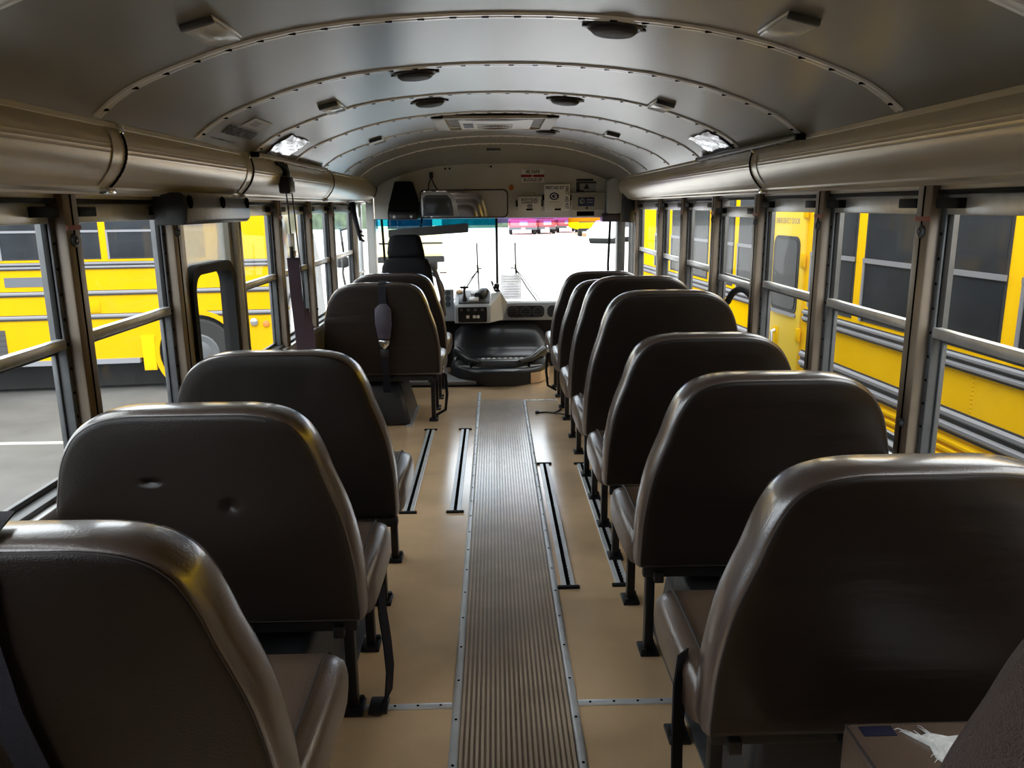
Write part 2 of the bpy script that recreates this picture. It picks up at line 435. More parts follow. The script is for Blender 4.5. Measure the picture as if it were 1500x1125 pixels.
# emergency door ------------------------------------------------------
d = thing('door_1', 'side emergency door with a rounded black-edged lower window', 'door', kind='structure')
X = XL + .02
def rrect(y0, y1, z0, z1, r, n=6):
    P = []
    for cy, cz, a0 in ((y1 - r, z1 - r, 0), (y0 + r, z1 - r, 90), (y0 + r, z0 + r, 180), (y1 - r, z0 + r, 270)):
        for k in range(n + 1):
            a = math.radians(a0 + 90 * k / n); P.append((cy + r * math.cos(a), cz + r * math.sin(a)))
    return P
def ring(s, outer, inner, xa, xb):
    n = len(outer)
    V = [(xa, *p) for p in outer] + [(xa, *p) for p in inner] + [(xb, *p) for p in outer] + [(xb, *p) for p in inner]
    F = []
    for i in range(n):
        j = (i + 1) % n
        F += [(i, j, n + j, n + i), (2 * n + i, 2 * n + j, 3 * n + j, 3 * n + i), (i, j, 2 * n + j, 2 * n + i), (n + i, n + j, 3 * n + j, 3 * n + i)]
    s.faces(V, F)
dy0, dy1 = 2.822, 3.408
s = MB()
s.box(X - .05, X - .01, dy0, dy1, -.35, .46)
s.box(X - .05, X - .01, dy0, dy0 + .035, .46, 1.43); s.box(X - .05, X - .01, dy1 - .075, dy1, .46, 1.43)
s.box(X - .05, X - .01, dy0, dy1, 1.39, 1.43)
s.build('door_panel', HEADER, d, smooth=0)
s = MB(); s.box(X - .035, X - .03, dy0 + .03, dy1 - .07, 1.165, 1.395); s.build('upper_pane', GLASS_HAZY, d, smooth=0)
s = MB(); o_ = rrect(dy0 + .03, dy1 - .07, .44, 1.20, .09); i_ = rrect(dy0 + .065, dy1 - .105, .475, 1.165, .065)
ring(s, o_, i_, X - .055, X + .004)
g = s.build('window_gasket', RUBBER, d, smooth=60)
s = MB(); s.box(X - .034, X - .030, dy0 + .055, dy1 - .09, .47, 1.17); s.build('lower_pane', GLASS, g, smooth=0)
s = MB(); s.tube([(X + .0, dy1 - .035, .48), (X + .05, dy1 - .035, .50), (X + .05, dy1 - .035, .64), (X, dy1 - .035, .66)], .010); s.build('door_handle', CHROME, d)
s = MB(); s.tube([(X - .005, dy1 - .02, z) for z in (.46, .8, 1.1, 1.38)], .022, 10); s.build('door_post', ALU, d)
# padded header over the door
t = thing('door_header_pad', 'black padded vinyl bar above the emergency door, three dimples in front', 'padded bar', (0, 0, 0))
s = MB()
prof = [(-1.10, 1.352), (-1.008, 1.352), (-.994, 1.364), (-.990, 1.405), (-.994, 1.444), (-1.008, 1.456), (-1.10, 1.456)]
s.prism(prof, 'y', 2.63, 3.31, .004); s.build('pad', BLACK_SHINY, t, smooth=60)
for y in (2.66, 2.98, 3.27):
    s = MB(); s.lathe([(.022, .0), (.020, .006), (.010, .002), (0, .001)], 14, Matrix.Translation((-.993, y, 1.425)) @ Matrix.Rotation(PI / 2, 4, 'Y')); s.build('screw_cup', HOLE, t)

# ================================================================== CEILING
UU = [0, .12, .25, .38, .5, .6, .7, .8, .88, .94, .985, 1.015, 1.035]
ZZ = [1.866, 1.8645, 1.858, 1.847, 1.832, 1.812, 1.786, 1.752, 1.722, 1.694, 1.664, 1.640, 1.618]
def vz(u):
    u = abs(u)
    for i in range(len(UU) - 1):
        if u <= UU[i + 1]:
            f = (u - UU[i]) / (UU[i + 1] - UU[i]); return ZZ[i] + f * (ZZ[i + 1] - ZZ[i])
    return ZZ[-1]
US = [-u for u in reversed(UU)] + UU[1:]
def end_drop(y): return 0 if y < 6.15 else .115 * ((y - 6.15) / .72) ** 2
ce = thing('ceiling', 'curved grey steel bus ceiling with riveted cross strips', 'ceiling', kind='structure')
s = MB(); ys = [-1.6, 0, 2, 4, 6.15, 6.3, 6.45, 6.6, 6.75, 6.87]
V = [(XC + u, y, vz(u) - end_drop(y) * (1 - .3 * abs(u))) for y in ys for u in US]
n = len(US)
s.faces(V, [(j * n + i, j * n + i + 1, (j + 1) * n + i + 1, (j + 1) * n + i) for j in range(len(ys) - 1) for i in range(n - 1)])
s.build('roof_skin', CEIL, ce, smooth=60)
s = MB(); s.box(XL - .1, XR + .1, -1.65, FRONT + .1, 1.95, 1.99); s.build('outer_roof', YEL, ce, smooth=0)
def along(u0, off):
    return
ribs = [.06, 0.74, 1.42, 2.10, 2.78, 3.45, 4.13, 4.82, 5.50, 6.15]
for y in ribs:
    w = .021
    s = MB(); loops = []
    F = [-1.02 + 2.04 * i / 48 for i in range(49)]
    V = []
    for u in F:
        z = vz(u)
        V += [(XC + u, y - w, z - .0005), (XC + u, y - w * .8, z - .006), (XC + u, y - .007, z - .006), (XC + u, y - .004, z - .0035), (XC + u, y + .004, z - .0035), (XC + u, y + .007, z - .006), (XC + u, y + w * .8, z - .006), (XC + u, y + w, z - .0005)]
    s.faces(V, [(8 * i + k, 8 * i + k + 1, 8 * i + 9 + k, 8 * i + 8 + k) for i in range(48) for k in range(7)])
    ro = s.build('roof_strip', RIB, ce, smooth=30)
    if y > 1.9:
        s = MB(); u = -1.0
        while u <= 1.0:
            s.box(XC + u - .009, XC + u + .009, y - .006, y + .006, vz(u) - .0075, vz(u) - .002, .001, 1); u += .080
        s.build('rivets', HOLE, ro, smooth=0)

# roof-edge covers ------------------------------------------------------
def duct_profile(sgn):
    P = [(1.036, 1.630), (1.026, 1.626), (1.026, 1.614)]
    a0, a1, a2 = (1.028, 1.612), (.984, 1.535), (1.068, 1.462)
    for k in range(29):
        t = k / 28; g = .0011 if (k % 2 and 5 < k < 24) else 0
        P.append((((1 - t) ** 2) * a0[0] + 2 * t * (1 - t) * a1[0] + t * t * a2[0] + g, ((1 - t) ** 2) * a0[1] + 2 * t * (1 - t) * a1[1] + t * t * a2[1]))
    P += [(1.070, 1.456), (1.082, 1.452), (1.098, 1.449), (1.102, 1.443), (1.135, 1.443)]
    return P
def duct(sgn, y0, y1, label, clamp=True):
    t = thing('roof_edge_cover', label, 'duct cover', group='ribbed covers along the roof edge')
    P = [(XC + sgn * (p if p < 1.09 else p - .0), q) for p, q in duct_profile(sgn)]
    s = MB(); s.strip(P, 'y', y0, y1 - .004); s.build('cover', DUCT, t, smooth=25)
    s = MB(); P2 = [(XC + sgn * (p - .003), q) for p, q in duct_profile(sgn)[3:-5]]
    s.strip(P2, 'y', y1 - .075, y1 - .006); s.build('joint_band', DUCT, t, smooth=60)
    P3 = [(XC + sgn * (p - .0045), y1 - .004, q) for p, q in duct_profile(sgn)[2:-4]]
    s = MB(); s.tube(P3, .0042, 6); s.build('joint_seal', RUBBER, t)
    if clamp:
        s = MB(); s.box(XC + sgn * 1.072 - .014, XC + sgn * 1.072 + .014, y1 - .02, y1 + .02, 1.444, 1.462, .003); s.build('clip', CHROME, t)
        s = MB(); s.box(XC + sgn * 1.026 - .010, XC + sgn * 1.026 + .010, y1 - .014, y1 + .014, 1.600, 1.624, .003); s.build('clip', CHROME, t)
LD = [(-1.5, 1.0), (1.0, 2.22), (2.22, 3.37), (3.37, 5.05), (5.05, 6.86)]
ll = ['behind the camera', 'over the nearest window on the emergency door side', 'above the black padded bar', 'behind the hanging shoulder belts', 'ending near the driver seat']
for (a, c), w in zip(LD[1:], ll[1:]): duct(-1, a, c, 'ribbed beige roof-edge cover ' + w)
RD = [(0.2, 3.26), (3.26, 6.80)]
rl = ['over the two nearest windows of the seven-seat side', 'running from the yellow-door window to the entry']
for (a, c), w in zip(RD, rl): duct(1, a, c, 'ribbed beige roof-edge cover ' + w)

# overhead belt tracks --------------------------------------------------
def belt_track(sgn, y0, y1, label):
    t = thing('overhead_belt_track', label, 'track', group='overhead belt tracks')
    x = XC + sgn * 1.012
    s = MB(); s.box(x - .020, x + .020, y0, y1, 1.612, 1.630, .004); s.build('track', ALU_DARK if sgn > 0 else HEADER, t)
    y = y0 + .10; i = 0
    while y < y1 - .03:
        s = MB(); s.lathe([(.008, 0), (.008, .002), (0, .002)], 8, Matrix.Translation((x - sgn * .006, y, 1.6105))); s.build('slot', HOLE, t, smooth=0)
        y += .24 if i % 2 else .10; i += 1
    for yy in (y0, y1):
        s = MB(); s.box(x - .021, x + .021, yy - .010, yy + .010, 1.610, 1.631, .004); s.build('end_cap', RUBBER, t)
belt_track(-1, 3.40, 4.78, 'beige overhead belt track above the ribbed cover, shoulder belts hooked to it')
belt_track(1, 2.74, 4.06, 'dark overhead belt track above the ribbed cover on the seven-seat side')

# speakers --------------------------------------------------------------
def on_vault(x, y):
    u = x - XC; du = .01
    sl = (vz(u + du) - vz(u - du)) / (2 * du)
    return Matrix.Translation((x, y, vz(u))) @ Matrix.Rotation(-math.atan(sl), 4, 'Y')
sp = thing('ceiling_speaker', 'x', 'speaker', group='round black ceiling speakers')
s = MB(); s.lathe([(.074, 0), (.074, -.006), (.068, -.010), (.062, -.006), (.062, 0)], 32); s.build('rim', BLACK, sp)
s = MB(); s.lathe([(.062, -.006), (.060, -.016), (.052, -.022), (.030, -.026), (0, -.027)], 32); s.build('grille', mat('speaker_mesh', (.012, .012, .014), .6, bump=.6, bscale=500), sp)
s = MB()
s.lathe([(.010, -.002), (.010, -.008), (0, -.009)], 10, Matrix.Translation((.074, 0, 0))); s.build('screw_tab', BLACK, sp)
s = MB(); s.lathe([(.010, -.002), (.010, -.008), (0, -.009)], 10, Matrix.Translation((-.074, 0, 0))); s.build('screw_tab', BLACK, sp)
SPK = [(.321, 2.18, 'largest-looking black round ceiling speaker, nearest the camera'),
       (-.261, 2.88, 'black round ceiling speaker on the emergency door half, second from the camera'),
       (-.270, 3.62, 'black round ceiling speaker on the emergency door half, just behind the hatch'),
       (.321, 3.59, 'black round ceiling speaker on the seven-seat half, just behind the hatch'),
       (.332, 5.01, 'small black round ceiling speaker half hidden by the front edge of the hatch')]
for i, (x, y, lab) in enumerate(SPK):
    o = sp if i == 0 else copy_tree(sp)
    o.matrix_world = on_vault(x, y); o['label'] = lab
# dome lights
dl = thing('dome_light', 'x', 'ceiling light', group='rectangular clear ceiling lights')
s = MB(); s.box(-.040, .040, -.10, .10, -.008, 0, .003); s.build('base', RIB, dl)
s = MB(); s.box(-.037, .037, -.094, .094, -.016, -.004, .005); s.build('lens', LENS, dl)
s = MB(); s.lathe([(.020, -.008), (.018, -.012), (.008, -.014), (0, -.014)], 14, Matrix.Translation((0, .0, 0))); s.build('bulb', CREAM, dl)
s = MB(); s.box(-.037, .037, -.104, -.092, -.018, -.002, .003); s.build('end_clip', ALU_DARK, dl)
DL = [(-.630, 1.92, 'clear dome light nearest the camera on the emergency door side of the ceiling'), (.680, 1.91, 'clear dome light nearest the camera on the seven-seat side of the ceiling'),
      (-.634, 3.31, 'bright clear dome light near the emergency door stickers'), (.686, 3.33, 'bright clear dome light level with the speakers on the seven-seat side'),
      (-.666, 4.79, 'small far dome light level with the hatch, emergency door side'), (.684, 4.69, 'small far dome light level with the hatch, seven-seat side')]
for i, (x, y, lab) in enumerate(DL):
    o = dl if i == 0 else copy_tree(dl)
    o.matrix_world = on_vault(x, y); o['label'] = lab
# small clearance light near the front
t = thing('clearance_light', 'small grey light set in the middle of the front ceiling curve', 'light', (.012, 6.45, vz(0) - end_drop(6.45)))
s = MB(); s.box(-.055, .055, -.03, .03, -.016, .004, .005); s.build('housing', ALU_DARK, t)
s = MB(); s.box(-.042, .042, -.022, .022, -.022, -.015, .003); s.build('lens', LENS, t)

# roof hatch
t = thing('roof_hatch', 'cream framed square roof hatch with a round-grilled white vent inside', 'roof hatch', (.018, 4.56, 1.857))
t.scale = (1, 1, .5)
s = MB()
s.box(-.33, .33, -.335, -.30, -.030, .002, .004); s.box(-.33, .33, .30, .335, -.030, .002, .004)
s.box(-.33, -.262, -.335, .335, -.030, .002, .004); s.box(.262, .33, -.335, .335, -.030, .002, .004)
s.build('frame', CREAM, t)
s = MB(); s.box(-.27, .27, -.31, .31, -.002, .004); s.build('well', BROWNHATCH, t, smooth=0)
s = MB(); s.box(-.195, .205, -.22, .29, -.024, -.004, .006); s.build('vent_cover', WHITE, t)
s = MB(); s.box(-.10, .10, -.02, .26, -.030, -.020, .004)
v = s.build('vent_plate', CREAM, t)
s = MB()
for r in (.095, .078, .061, .044, .027):
    s.tube([(r * math.cos(k * PI / 16), .12 + r * 1.15 * math.sin(k * PI / 16), -.031) for k in range(32)], .003, 6, closed=True)
s.build('round_grille', BROWNHATCH, v)
s = MB(); s.box(-.175, -.12, -.05, .06, -.027, -.022); s.box(-.175, -.12, .09, .17, -.027, -.022); s.build('instruction_label', NAVY, t, smooth=0)
s = MB(); s.lathe([(.14, 0), (.14, -.030), (.10, -.038), (0, -.040)], 24, Matrix.Translation((0, -.27, 0)) @ Matrix.Diagonal((1.2, .35, 1, 1))); s.build('hinge_bulge', BROWNHATCH, t)

# ceiling lettering and stickers on the emergency door side
def vault_frame(u, y):
    """local x along +y (bus length), local y toward the roof crown, normal into the cabin"""
    du = .006; sl = (vz(u + du) - vz(u - du)) / (2 * du)
    up = Vector((1, 0, sl)).normalized() if u < 0 else Vector((-1, 0, -sl)).normalized()
    ax = Vector((0, 1, 0)) if u < 0 else Vector((0, -1, 0))
    nrm = ax.cross(up)
    M = Matrix((ax, up, nrm)).transposed().to_4x4()
    M.translation = Vector((XC + u, y, vz(u))) + nrm * .002
    return M
t = thing('emergency_door_lettering', 'black EMERGENCY DOOR lettering on the ceiling above the emergency door', 'lettering')
t.matrix_world = vault_frame(-.965, 3.08)
lettering('large_letters', 'EMERGENCY DOOR', .060, DARKPRINT, t, (0, 0, 0), (0, 0, 0), .0005, .62)
s = MB(); x = -.20
random.seed(3)
while x < .06:
    w = random.choice((.007, .009, .011)); s.box(x, x + w, -.064, -.048, 0, .0008); x += w + random.choice((.004, .005, .012))
s.build('small_letters', DARKPRINT, t, smooth=0)
t = thing('ceiling_sticker', 'pale rectangular paper sticker on the ceiling above the EMERGENCY DOOR letters', 'sticker')
t.matrix_world = vault_frame(-.905, 3.10)
s = MB(); s.box(-.11, .11, -.030, .030, 0, .001); s.build('paper', mat('aged_sticker', (.50, .50, .48), .5), t, smooth=0)
s = MB(); s.box(-.06, .02, -.014, .014, .001, .0014); s.build('print', mat('faded_print', (.28, .28, .32), .6), t, smooth=0)
for u, y, lab in ((-.955, 3.75, 'shiny wrinkled metal patch on the ceiling beside the hanging shoulder belts'), (.962, 3.68, 'shiny wrinkled metal patch on the ceiling above the dark belt track')):
    t = thing('shiny_patch', lab, 'metal patch', group='shiny ceiling patches')
    s = MB(); V = []; nu, nv = 8, 10
    for j in range(nv + 1):
        for i in range(nu + 1):
            uu = u + (i / nu - .5) * .115; yy = y + (j / nv - .5) * .36
            p = vault_frame(uu, yy).translation
            V.append((p.x - (.004 + .003 * math.sin(i * 1.7 + j)) * (1 if u > 0 else -1), p.y, p.z - .004 - .003 * math.sin(i * 1.3 + j * 2.1)))
    s.faces(V, [(j * (nu + 1) + i, j * (nu + 1) + i + 1, (j + 1) * (nu + 1) + i + 1, (j + 1) * (nu + 1) + i) for j in range(nv) for i in range(nu)])
    s.build('foil', PLATE, t, smooth=80)

# ================================================================== SEATS
def silhouette(w, zb, zt, n=10):
    """closed outline (u, z), u from 0 at the aisle to w at the wall"""
    sc = (zt - zb) / .597
    D = [(.36, .012), (.375, .0), (.45, .0), (.52, .002), (.60, .011), (.67, .024), (.73, .042), (.774, .057), (.83, .073), (.875, .091), (.905, .110), (.930, .140), (.945, .178), (.952, .222), (.954, .27)]
    left = [(d, zb + (z - .36) * sc) for z, d in D]
    E = [(.36, .012), (.375, .0), (.45, .0), (.52, .002), (.62, .006), (.70, .016), (.77, .033), (.83, .052), (.875, .077), (.905, .102), (.930, .138), (.945, .178), (.952, .222), (.954, .27)]
    right = [(w - d, zb + (z - .36) * sc) for z, d in E]
    pts = left + list(reversed(right))
    # smooth resample
    P = [Vector((a, c)) for a, c in pts]; out = []
    m = len(P)
    for i in range(m - 1):
        p0, p1, p2, p3 = P[max(i - 1, 0)], P[i], P[i + 1], P[min(i + 2, m - 1)]
        for k in range(3):
            t = k / 3
            out.append(.5 * ((2 * p1) + (-p0 + p2) * t + (2 * p0 - 5 * p1 + 4 * p2 - p3) * t * t + (-p0 + 3 * p1 - 3 * p2 + p3) * t ** 3))
    out.append(P[-1])
    a, c = out[-1], out[0]
    for k in range(1, 8): out.append(a.lerp(c, k / 8))
    return out
def inset_loop(P, d):
    n = len(P); out = []
    if d > .012:
        B = inset_loop(P, .012)
        c = Vector((sum(p.x for p in B) / n, (min(p.y for p in B) + max(p.y for p in B)) / 2)); hx = max(p.x for p in B) - c.x; hy = max(p.y for p in B) - c.y
        return [c + Vector(((p.x - c.x) * (1 - (d - .012) / hx), (p.y - c.y) * (1 - (d - .012) / hy))) for p in B]
    for i in range(n):
        e1 = (P[i] - P[(i - 1) % n]).normalized(); e2 = (P[(i + 1) % n] - P[i]).normalized()
        n1, n2 = Vector((e1.y, -e1.x)), Vector((e2.y, -e2.x))      # outline runs clockwise: inside is to the right
        m = (n1 + n2).normalized()
        out.append(P[i] + m * (d / max(.55, m.dot(n1))))
    return out
LEAN = .15
def make_seat(side, w, zb=.36, zt=.957, backmat=VINYL, legs=(.13, .46), legx=.075, cover=False, cush=True):
    """side +1: wall toward +x; origin on the floor below the aisle edge of the back's rear face line"""
    root = thing('bus_seat', 'x', 'seat')
    P = silhouette(w, zb, zt)
    front = [(.006, -.025), (.001, -.006), (0, .02), (.003, .058), (.012, .082), (.030, .098), (.06, .106), (.10, .108)]
    rear = [(.016, -.0325), (.0145, -.0345), (.017, -.0365), (.026, -.0378), (.05, -.0385), (.09, -.039)]
    if cover: rear = [(.006, -.026), (.009, -.036), (.018, -.0405), (.05, -.042), (.09, -.041)]
    def loops_of(layers):
        return [[(side * p.x, y - LEAN * (p.y - .36), p.y) for p in inset_loop(P, d)] for d, y in layers]
    s = MB(); s.loft(loops_of([(.10, -.030), (.014, -.030)] + front))
    back = s.build('backrest', GUSSET, root, smooth=50)
    s = MB(); s.loft(loops_of([(.016, -.028)] + rear)); s.build('back_panel', backmat, back, smooth=50)
    L = inset_loop(P, .0135)
    pts = [(side * p.x, -.0335 - LEAN * (p.y - .36), p.y) for p in L]
    s = MB(); s.tube(pts, .0017, 6, closed=True)
    if not cover: s.build('piping', PIPING, back)
    else:
        s.bm.free()
        s = MB(); s.box(min(0, side * w), max(0, side * w), -.052, -.012, zb - .022, zb + .006, .006); s.build('hem', backmat, back)
    if cush:
        # cushion: side outline in (y,z) lofted across the width with rounded ends
        prof = [(.03, .345), (.20, .335), (.36, .335), (.405, .345), (.43, .372), (.438, .405), (.428, .438), (.400, .460), (.34, .470), (.22, .468), (.03, .462)]
        n = len(prof); loops = []
        cy, cz = .22, .40
        for u, k in ((-.016, .55), (-.012, .72), (-.002, .88), (.014, .96), (.04, 1), (w * .5, 1.0), (w - .03, 1), (w - .006, .94), (w, .8)):
            loops.append([(side * u, cy + (y - cy) * (k ** .55), cz + (z - cz) * k) for y, z in prof])
        s = MB(); s.loft(loops); c = s.build('seat', CUSHION, root, smooth=50)
        s = MB(); s.tube([(side * .03, .03, .466), (side * .03, .22, .473), (side * .03, .34, .475), (side * .03, .402, .464), (side * .03, .436, .436), (side * .03, .444, .405), (side * .03, .434, .370)], .0035, 6); s.build('piping', PIPING, c)
    s = MB()
    x0, x1 = sorted((side * .03, side * (w - .02)))
    s.box(x0, x1, .01, .035, .315, .348, .004); s.box(x0, x1, .36, .385, .305, .338, .004)
    xa, xb = sorted((side * (legx - .014), side * (legx + .014))); s.box(xa, xb, -.01, legs[1] + .02, .305, .338, .004)
    s.build('seat_frame', STEEL_BLACK, root)
    s = MB(); s.box(side * (w * .45) - .03, side * (w * .45) + .03, -.02, .015, .318, .345, .004); s.build('frame_bracket', STEEL_BLACK, root)
    for ly in legs:
        s = MB(); s.box(side * legx - .014, side * legx + .014, ly - .017, ly + .017, .008, .325, .003)
        lg = s.build('leg', STEEL_BLACK, root)
        s = MB(); s.box(side * legx - .030, side * legx + .030, ly - .040, ly + .040, 0, .012, .004)
        s.lathe([(.010, .012), (.009, .022), (0, .024)], 8, Matrix.Translation((side * legx - .018, ly - .028, 0)))
        s.lathe([(.010, .012), (.009, .022), (0, .024)], 8, Matrix.Translation((side * legx + .018, ly + .028, 0)))
        s.build('foot_plate', STEEL_BLACK, lg)
    return root
RX, LX = .402, -.343
RWD, LWD = .715, .735
g_r, g_l = 'brown bus seats on the seven-seat side', 'brown bus seats on the emergency door side'
seatR = make_seat(1, RWD, backmat=VINYL_WAVY)
seatRt = make_seat(1, RWD, zt=1.043)
rows = [(seatR, 1.39, 'largest-looking brown vinyl seat of the seven-seat row, nearest the camera'),
        (seatR, 2.14, 'brown vinyl seat second from the camera on the seven-seat side'),
        (seatR, 2.83, 'brown vinyl seat third from the camera on the seven-seat side, below the tall pair'),
        (seatRt, 3.50, 'tall-backed brown vinyl seat, nearer of the two tall ones'),
        (seatRt, 4.23, 'tall-backed brown vinyl seat, farther of the two tall ones'),
        (seatR, 4.97, 'brown vinyl seat just ahead of the two tall ones, mostly hidden'),
        (seatR, 5.62, 'frontmost brown vinyl seat beside the entry, standing against the bright windshield')]
done = set()
for pr, y, lab in rows:
    o = pr if pr.name not in done else copy_tree(pr)
    done.add(pr.name); o.location = (RX, y, 0); tag(o, lab, 'seat', g_r)
seatL = make_seat(-1, LWD)
seatLd = make_seat(-1, LWD, backmat=VINYL_DENT)
seatLc = make_seat(-1, LWD, zb=.352, backmat=mat('loose_vinyl_cover', (.010, .0075, .006), .5, spec=.2, var=.15, vscale=5, bump=.55, bscale=5, stretch=(2.0, 1, 1.2)), cover=True, legs=(.05, .40))
seatL4 = make_seat(-1, LWD, backmat=VINYL_WAVY, legs=(.20, .50))
LROWS = [(seatL, 1.14, 'brown vinyl seat nearest the camera on the emergency door side, dark strap over its back'),
         (seatLd, 1.87, 'brown vinyl seat with two small dents in its back, beside the hanging black belt'),
         (seatLc, 2.58, 'brown vinyl seat with a loose wrinkled back cover, beside the emergency door'),
         (seatL4, 4.93, 'brown vinyl seat with a black belt and buckle hanging down its back'),
         (None, 5.62, 'brown vinyl seat directly behind the black driver seat')]
for pr, y, lab in LROWS:
    o = copy_tree(seatL) if pr is None else pr
    o.location = (LX, y, 0); tag(o, lab, 'seat', g_l)

# partly seen seat beside the camera: boxy cushion and its back
t = thing('torn_seat', 'brown vinyl seat cut off by the picture corner, torn cushion showing white stuffing', 'seat', (.478, .84, 0))
P = [p + Vector((.045, 0)) for p in silhouette(.585, .40, .99)]
loops = []
for dd, y in [(.09, -.043), (.055, -.043), (.036, -.040), (.026, -.031), (.012, -.018), (.003, .002), (0, .022), (.003, .045), (.012, .065), (.028, .080), (.055, .088), (.10, .090)]:
    loops.append([(p.x, y - LEAN * (p.y - .36), p.y) for p in inset_loop(P, dd)])
s = MB(); s.loft(loops); s.build('backrest', mat('grained_vinyl', (.070, .046, .038), .42, bump=.9, bscale=330), t, smooth=50)
s = MB(); s.box(.155, .63, .06, .432, .30, .462, .018, 3); cz = s.build('seat', CUSHION, t)
s = MB(); s.tube([(.162, .08, .455), (.162, .424, .455), (.62, .424, .455)], .004, 6); s.build('piping', PIPING, cz)
s = MB(); s.box(.178, .238, .385, .412, .461, .464, .001); s.build('label_tag', mat('navy_tag', (.008, .009, .022), .7, spec=.1), cz)
s = MB()
tear = [(.296, .378), (.325, .362), (.345, .372), (.375, .360), (.42, .366), (.46, .355), (.455, .29), (.44, .22), (.405, .20), (.37, .225), (.345, .25), (.330, .285), (.322, .305), (.328, .335), (.312, .355)]
cxm = sum(p[0] for p in tear) / len(tear); cym = sum(p[1] for p in tear) / len(tear)
tear = [(a - .048, c + .02) for a, c in tear]; cxm -= .048; cym += .02
V = [(a, c, .4625) for a, c in tear] + [(cxm + (a - cxm) * .75, cym + (c - cym) * .75, .469) for a, c in tear] + [(cxm, cym, .472)]
n = len(tear)
s.faces(V, [(i, (i + 1) % n, n + (i + 1) % n, n + i) for i in range(n)] + [(n + i, n + (i + 1) % n, 2 * n) for i in range(n)])
random.seed(11)
for k in range(22):
    i = random.randrange(n); a0 = tear[i]; a1 = tear[(i + 1) % n]; f = random.random()
    p = Vector((a0[0] + (a1[0] - a0[0]) * f, a0[1] + (a1[1] - a0[1]) * f)); dr = (p - Vector((cxm, cym))).normalized(); pd = Vector((-dr.y, dr.x)) * random.uniform(-.010, .010); L = random.uniform(.008, .022)
    q, e = p + dr * L * .5 + pd * .3, p + dr * L + pd
    s.tube([(p.x - dr.x * .006, p.y - dr.y * .006, .466), (q.x, q.y, .467), (e.x, e.y, .4635)], [.0011, .0008, .0004], 4)
s.build('torn_stuffing', STUFFING, cz, smooth=60)
s = MB(); s.box(.10, .60, .02, .40, .26, .30, .004); s.build('seat_frame', STEEL_BLACK, t)
for yy in (.06, .38):
    s = MB(); s.box(.20, .23, yy - .016, yy + .016, 0, .27, .003); s.build('leg', STEEL_BLACK, t)
# right-hand legs rest on the wheel housing rail

# wheel housings and boxes -----------------------------------------------
def housing(name, x0, x1, y0, y1, h, label, taper=.03, m=HOUSE):
    t = thing(name, label, 'wheel housing')
    s = MB()
    def L(d, z): return [(x0 + d, y0 + d, z), (x1 - d, y0 + d, z), (x1 - d, y1 - d, z), (x0 + d, y1 - d, z)]
    V = L(0, 0) + L(taper, h)
    s.faces(V, [(0, 3, 2, 1), (4, 5, 6, 7)] + [(i, (i + 1) % 4, 4 + (i + 1) % 4, 4 + i) for i in range(4)])
    bmesh.ops.bevel(s.bm, geom=[e for e in s.bm.edges], offset=.03, segments=4, affect='EDGES', profile=.5)
    s.build('box', m, t, smooth=60)
    return t
t = housing('wheel_housing', .545, XR, 1.50, 2.47, .27, 'black rounded wheel housing under the nearest seat, seven-seat side')
s = MB(); s.box(.515, .555, 1.50, 2.47, 0, .012, .003); s.build('base_flange', ALU_DARK, t)
t = housing('wheel_housing', XL, -.475, 1.40, 2.55, .26, 'dark wheel housing beneath the dented seat')
s = MB(); s.box(-.485, -.448, 1.40, 2.55, 0, .012, .003); s.build('base_flange', ALU_DARK, t)
t = housing('heater_box', XL, -.555, 4.98, 5.50, .285, 'black tapered floor heater box under the seat with the buckle', .07, BLACK_SHINY)
s = MB(); s.box(-.59, -.545, 4.96, 5.52, 0, .008, .002); s.build('base_flange', ALU, t)

# ================================================================== BELTS AND STRAPS
def yl(y0, z): return y0 - LEAN * (z - .36)
# strap over nearest seat, emergency door side
t = thing('seat_belt', 'wide dark strap draped over the back of the nearest seat, emergency door side', 'belt')
pts = [(-.74, yl(1.14, .96) + .06, .966), (-0.727, yl(1.14, .96) + .02, .968), (-0.725, yl(1.14, .95) - .03, .955), (-0.725, yl(1.14, .91) - .048, .91), (-0.735, yl(1.14, .8) - .050, .80), (-0.730, yl(1.14, .68) - .052, .68), (-0.715, yl(1.14, .58) - .052, .58), (-0.695, yl(1.14, .45) - .052, .45)]
s = MB(); s.ribbon(pts, .052, (1, 0, 0)); s.build('webbing', WEB, t)
# hanging belt end beside the dented seat
t = thing('seat_belt', 'black belt end hanging from the dented seat down to the floor strip', 'belt')
pts = [(-.335, 2.06, .345), (-.330, 2.04, .28), (-.318, 2.02, .20), (-.312, 2.01, .12), (-.318, 2.00, .05), (-.335, 1.99, .018)]
s = MB(); s.ribbon(pts, .045, (.35, 1, 0), .004); s.build('webbing', WEB, t)
s = MB(); s.box(-.372, -.318, 1.955, 2.025, .010, .024, .004); s.build('belt_tongue', BLACK, t)
t = thing('seat_belt', 'black belt hanging at the aisle end of the nearest seat, seven-seat side', 'belt')
pts = [(.392, 1.50, .47), (.378, 1.47, .42), (.376, 1.46, .30), (.380, 1.46, .15), (.388, 1.46, .03)]
s = MB(); s.ribbon(pts, .040, (.7, .7, 0), .004); s.build('webbing', WEB, t)
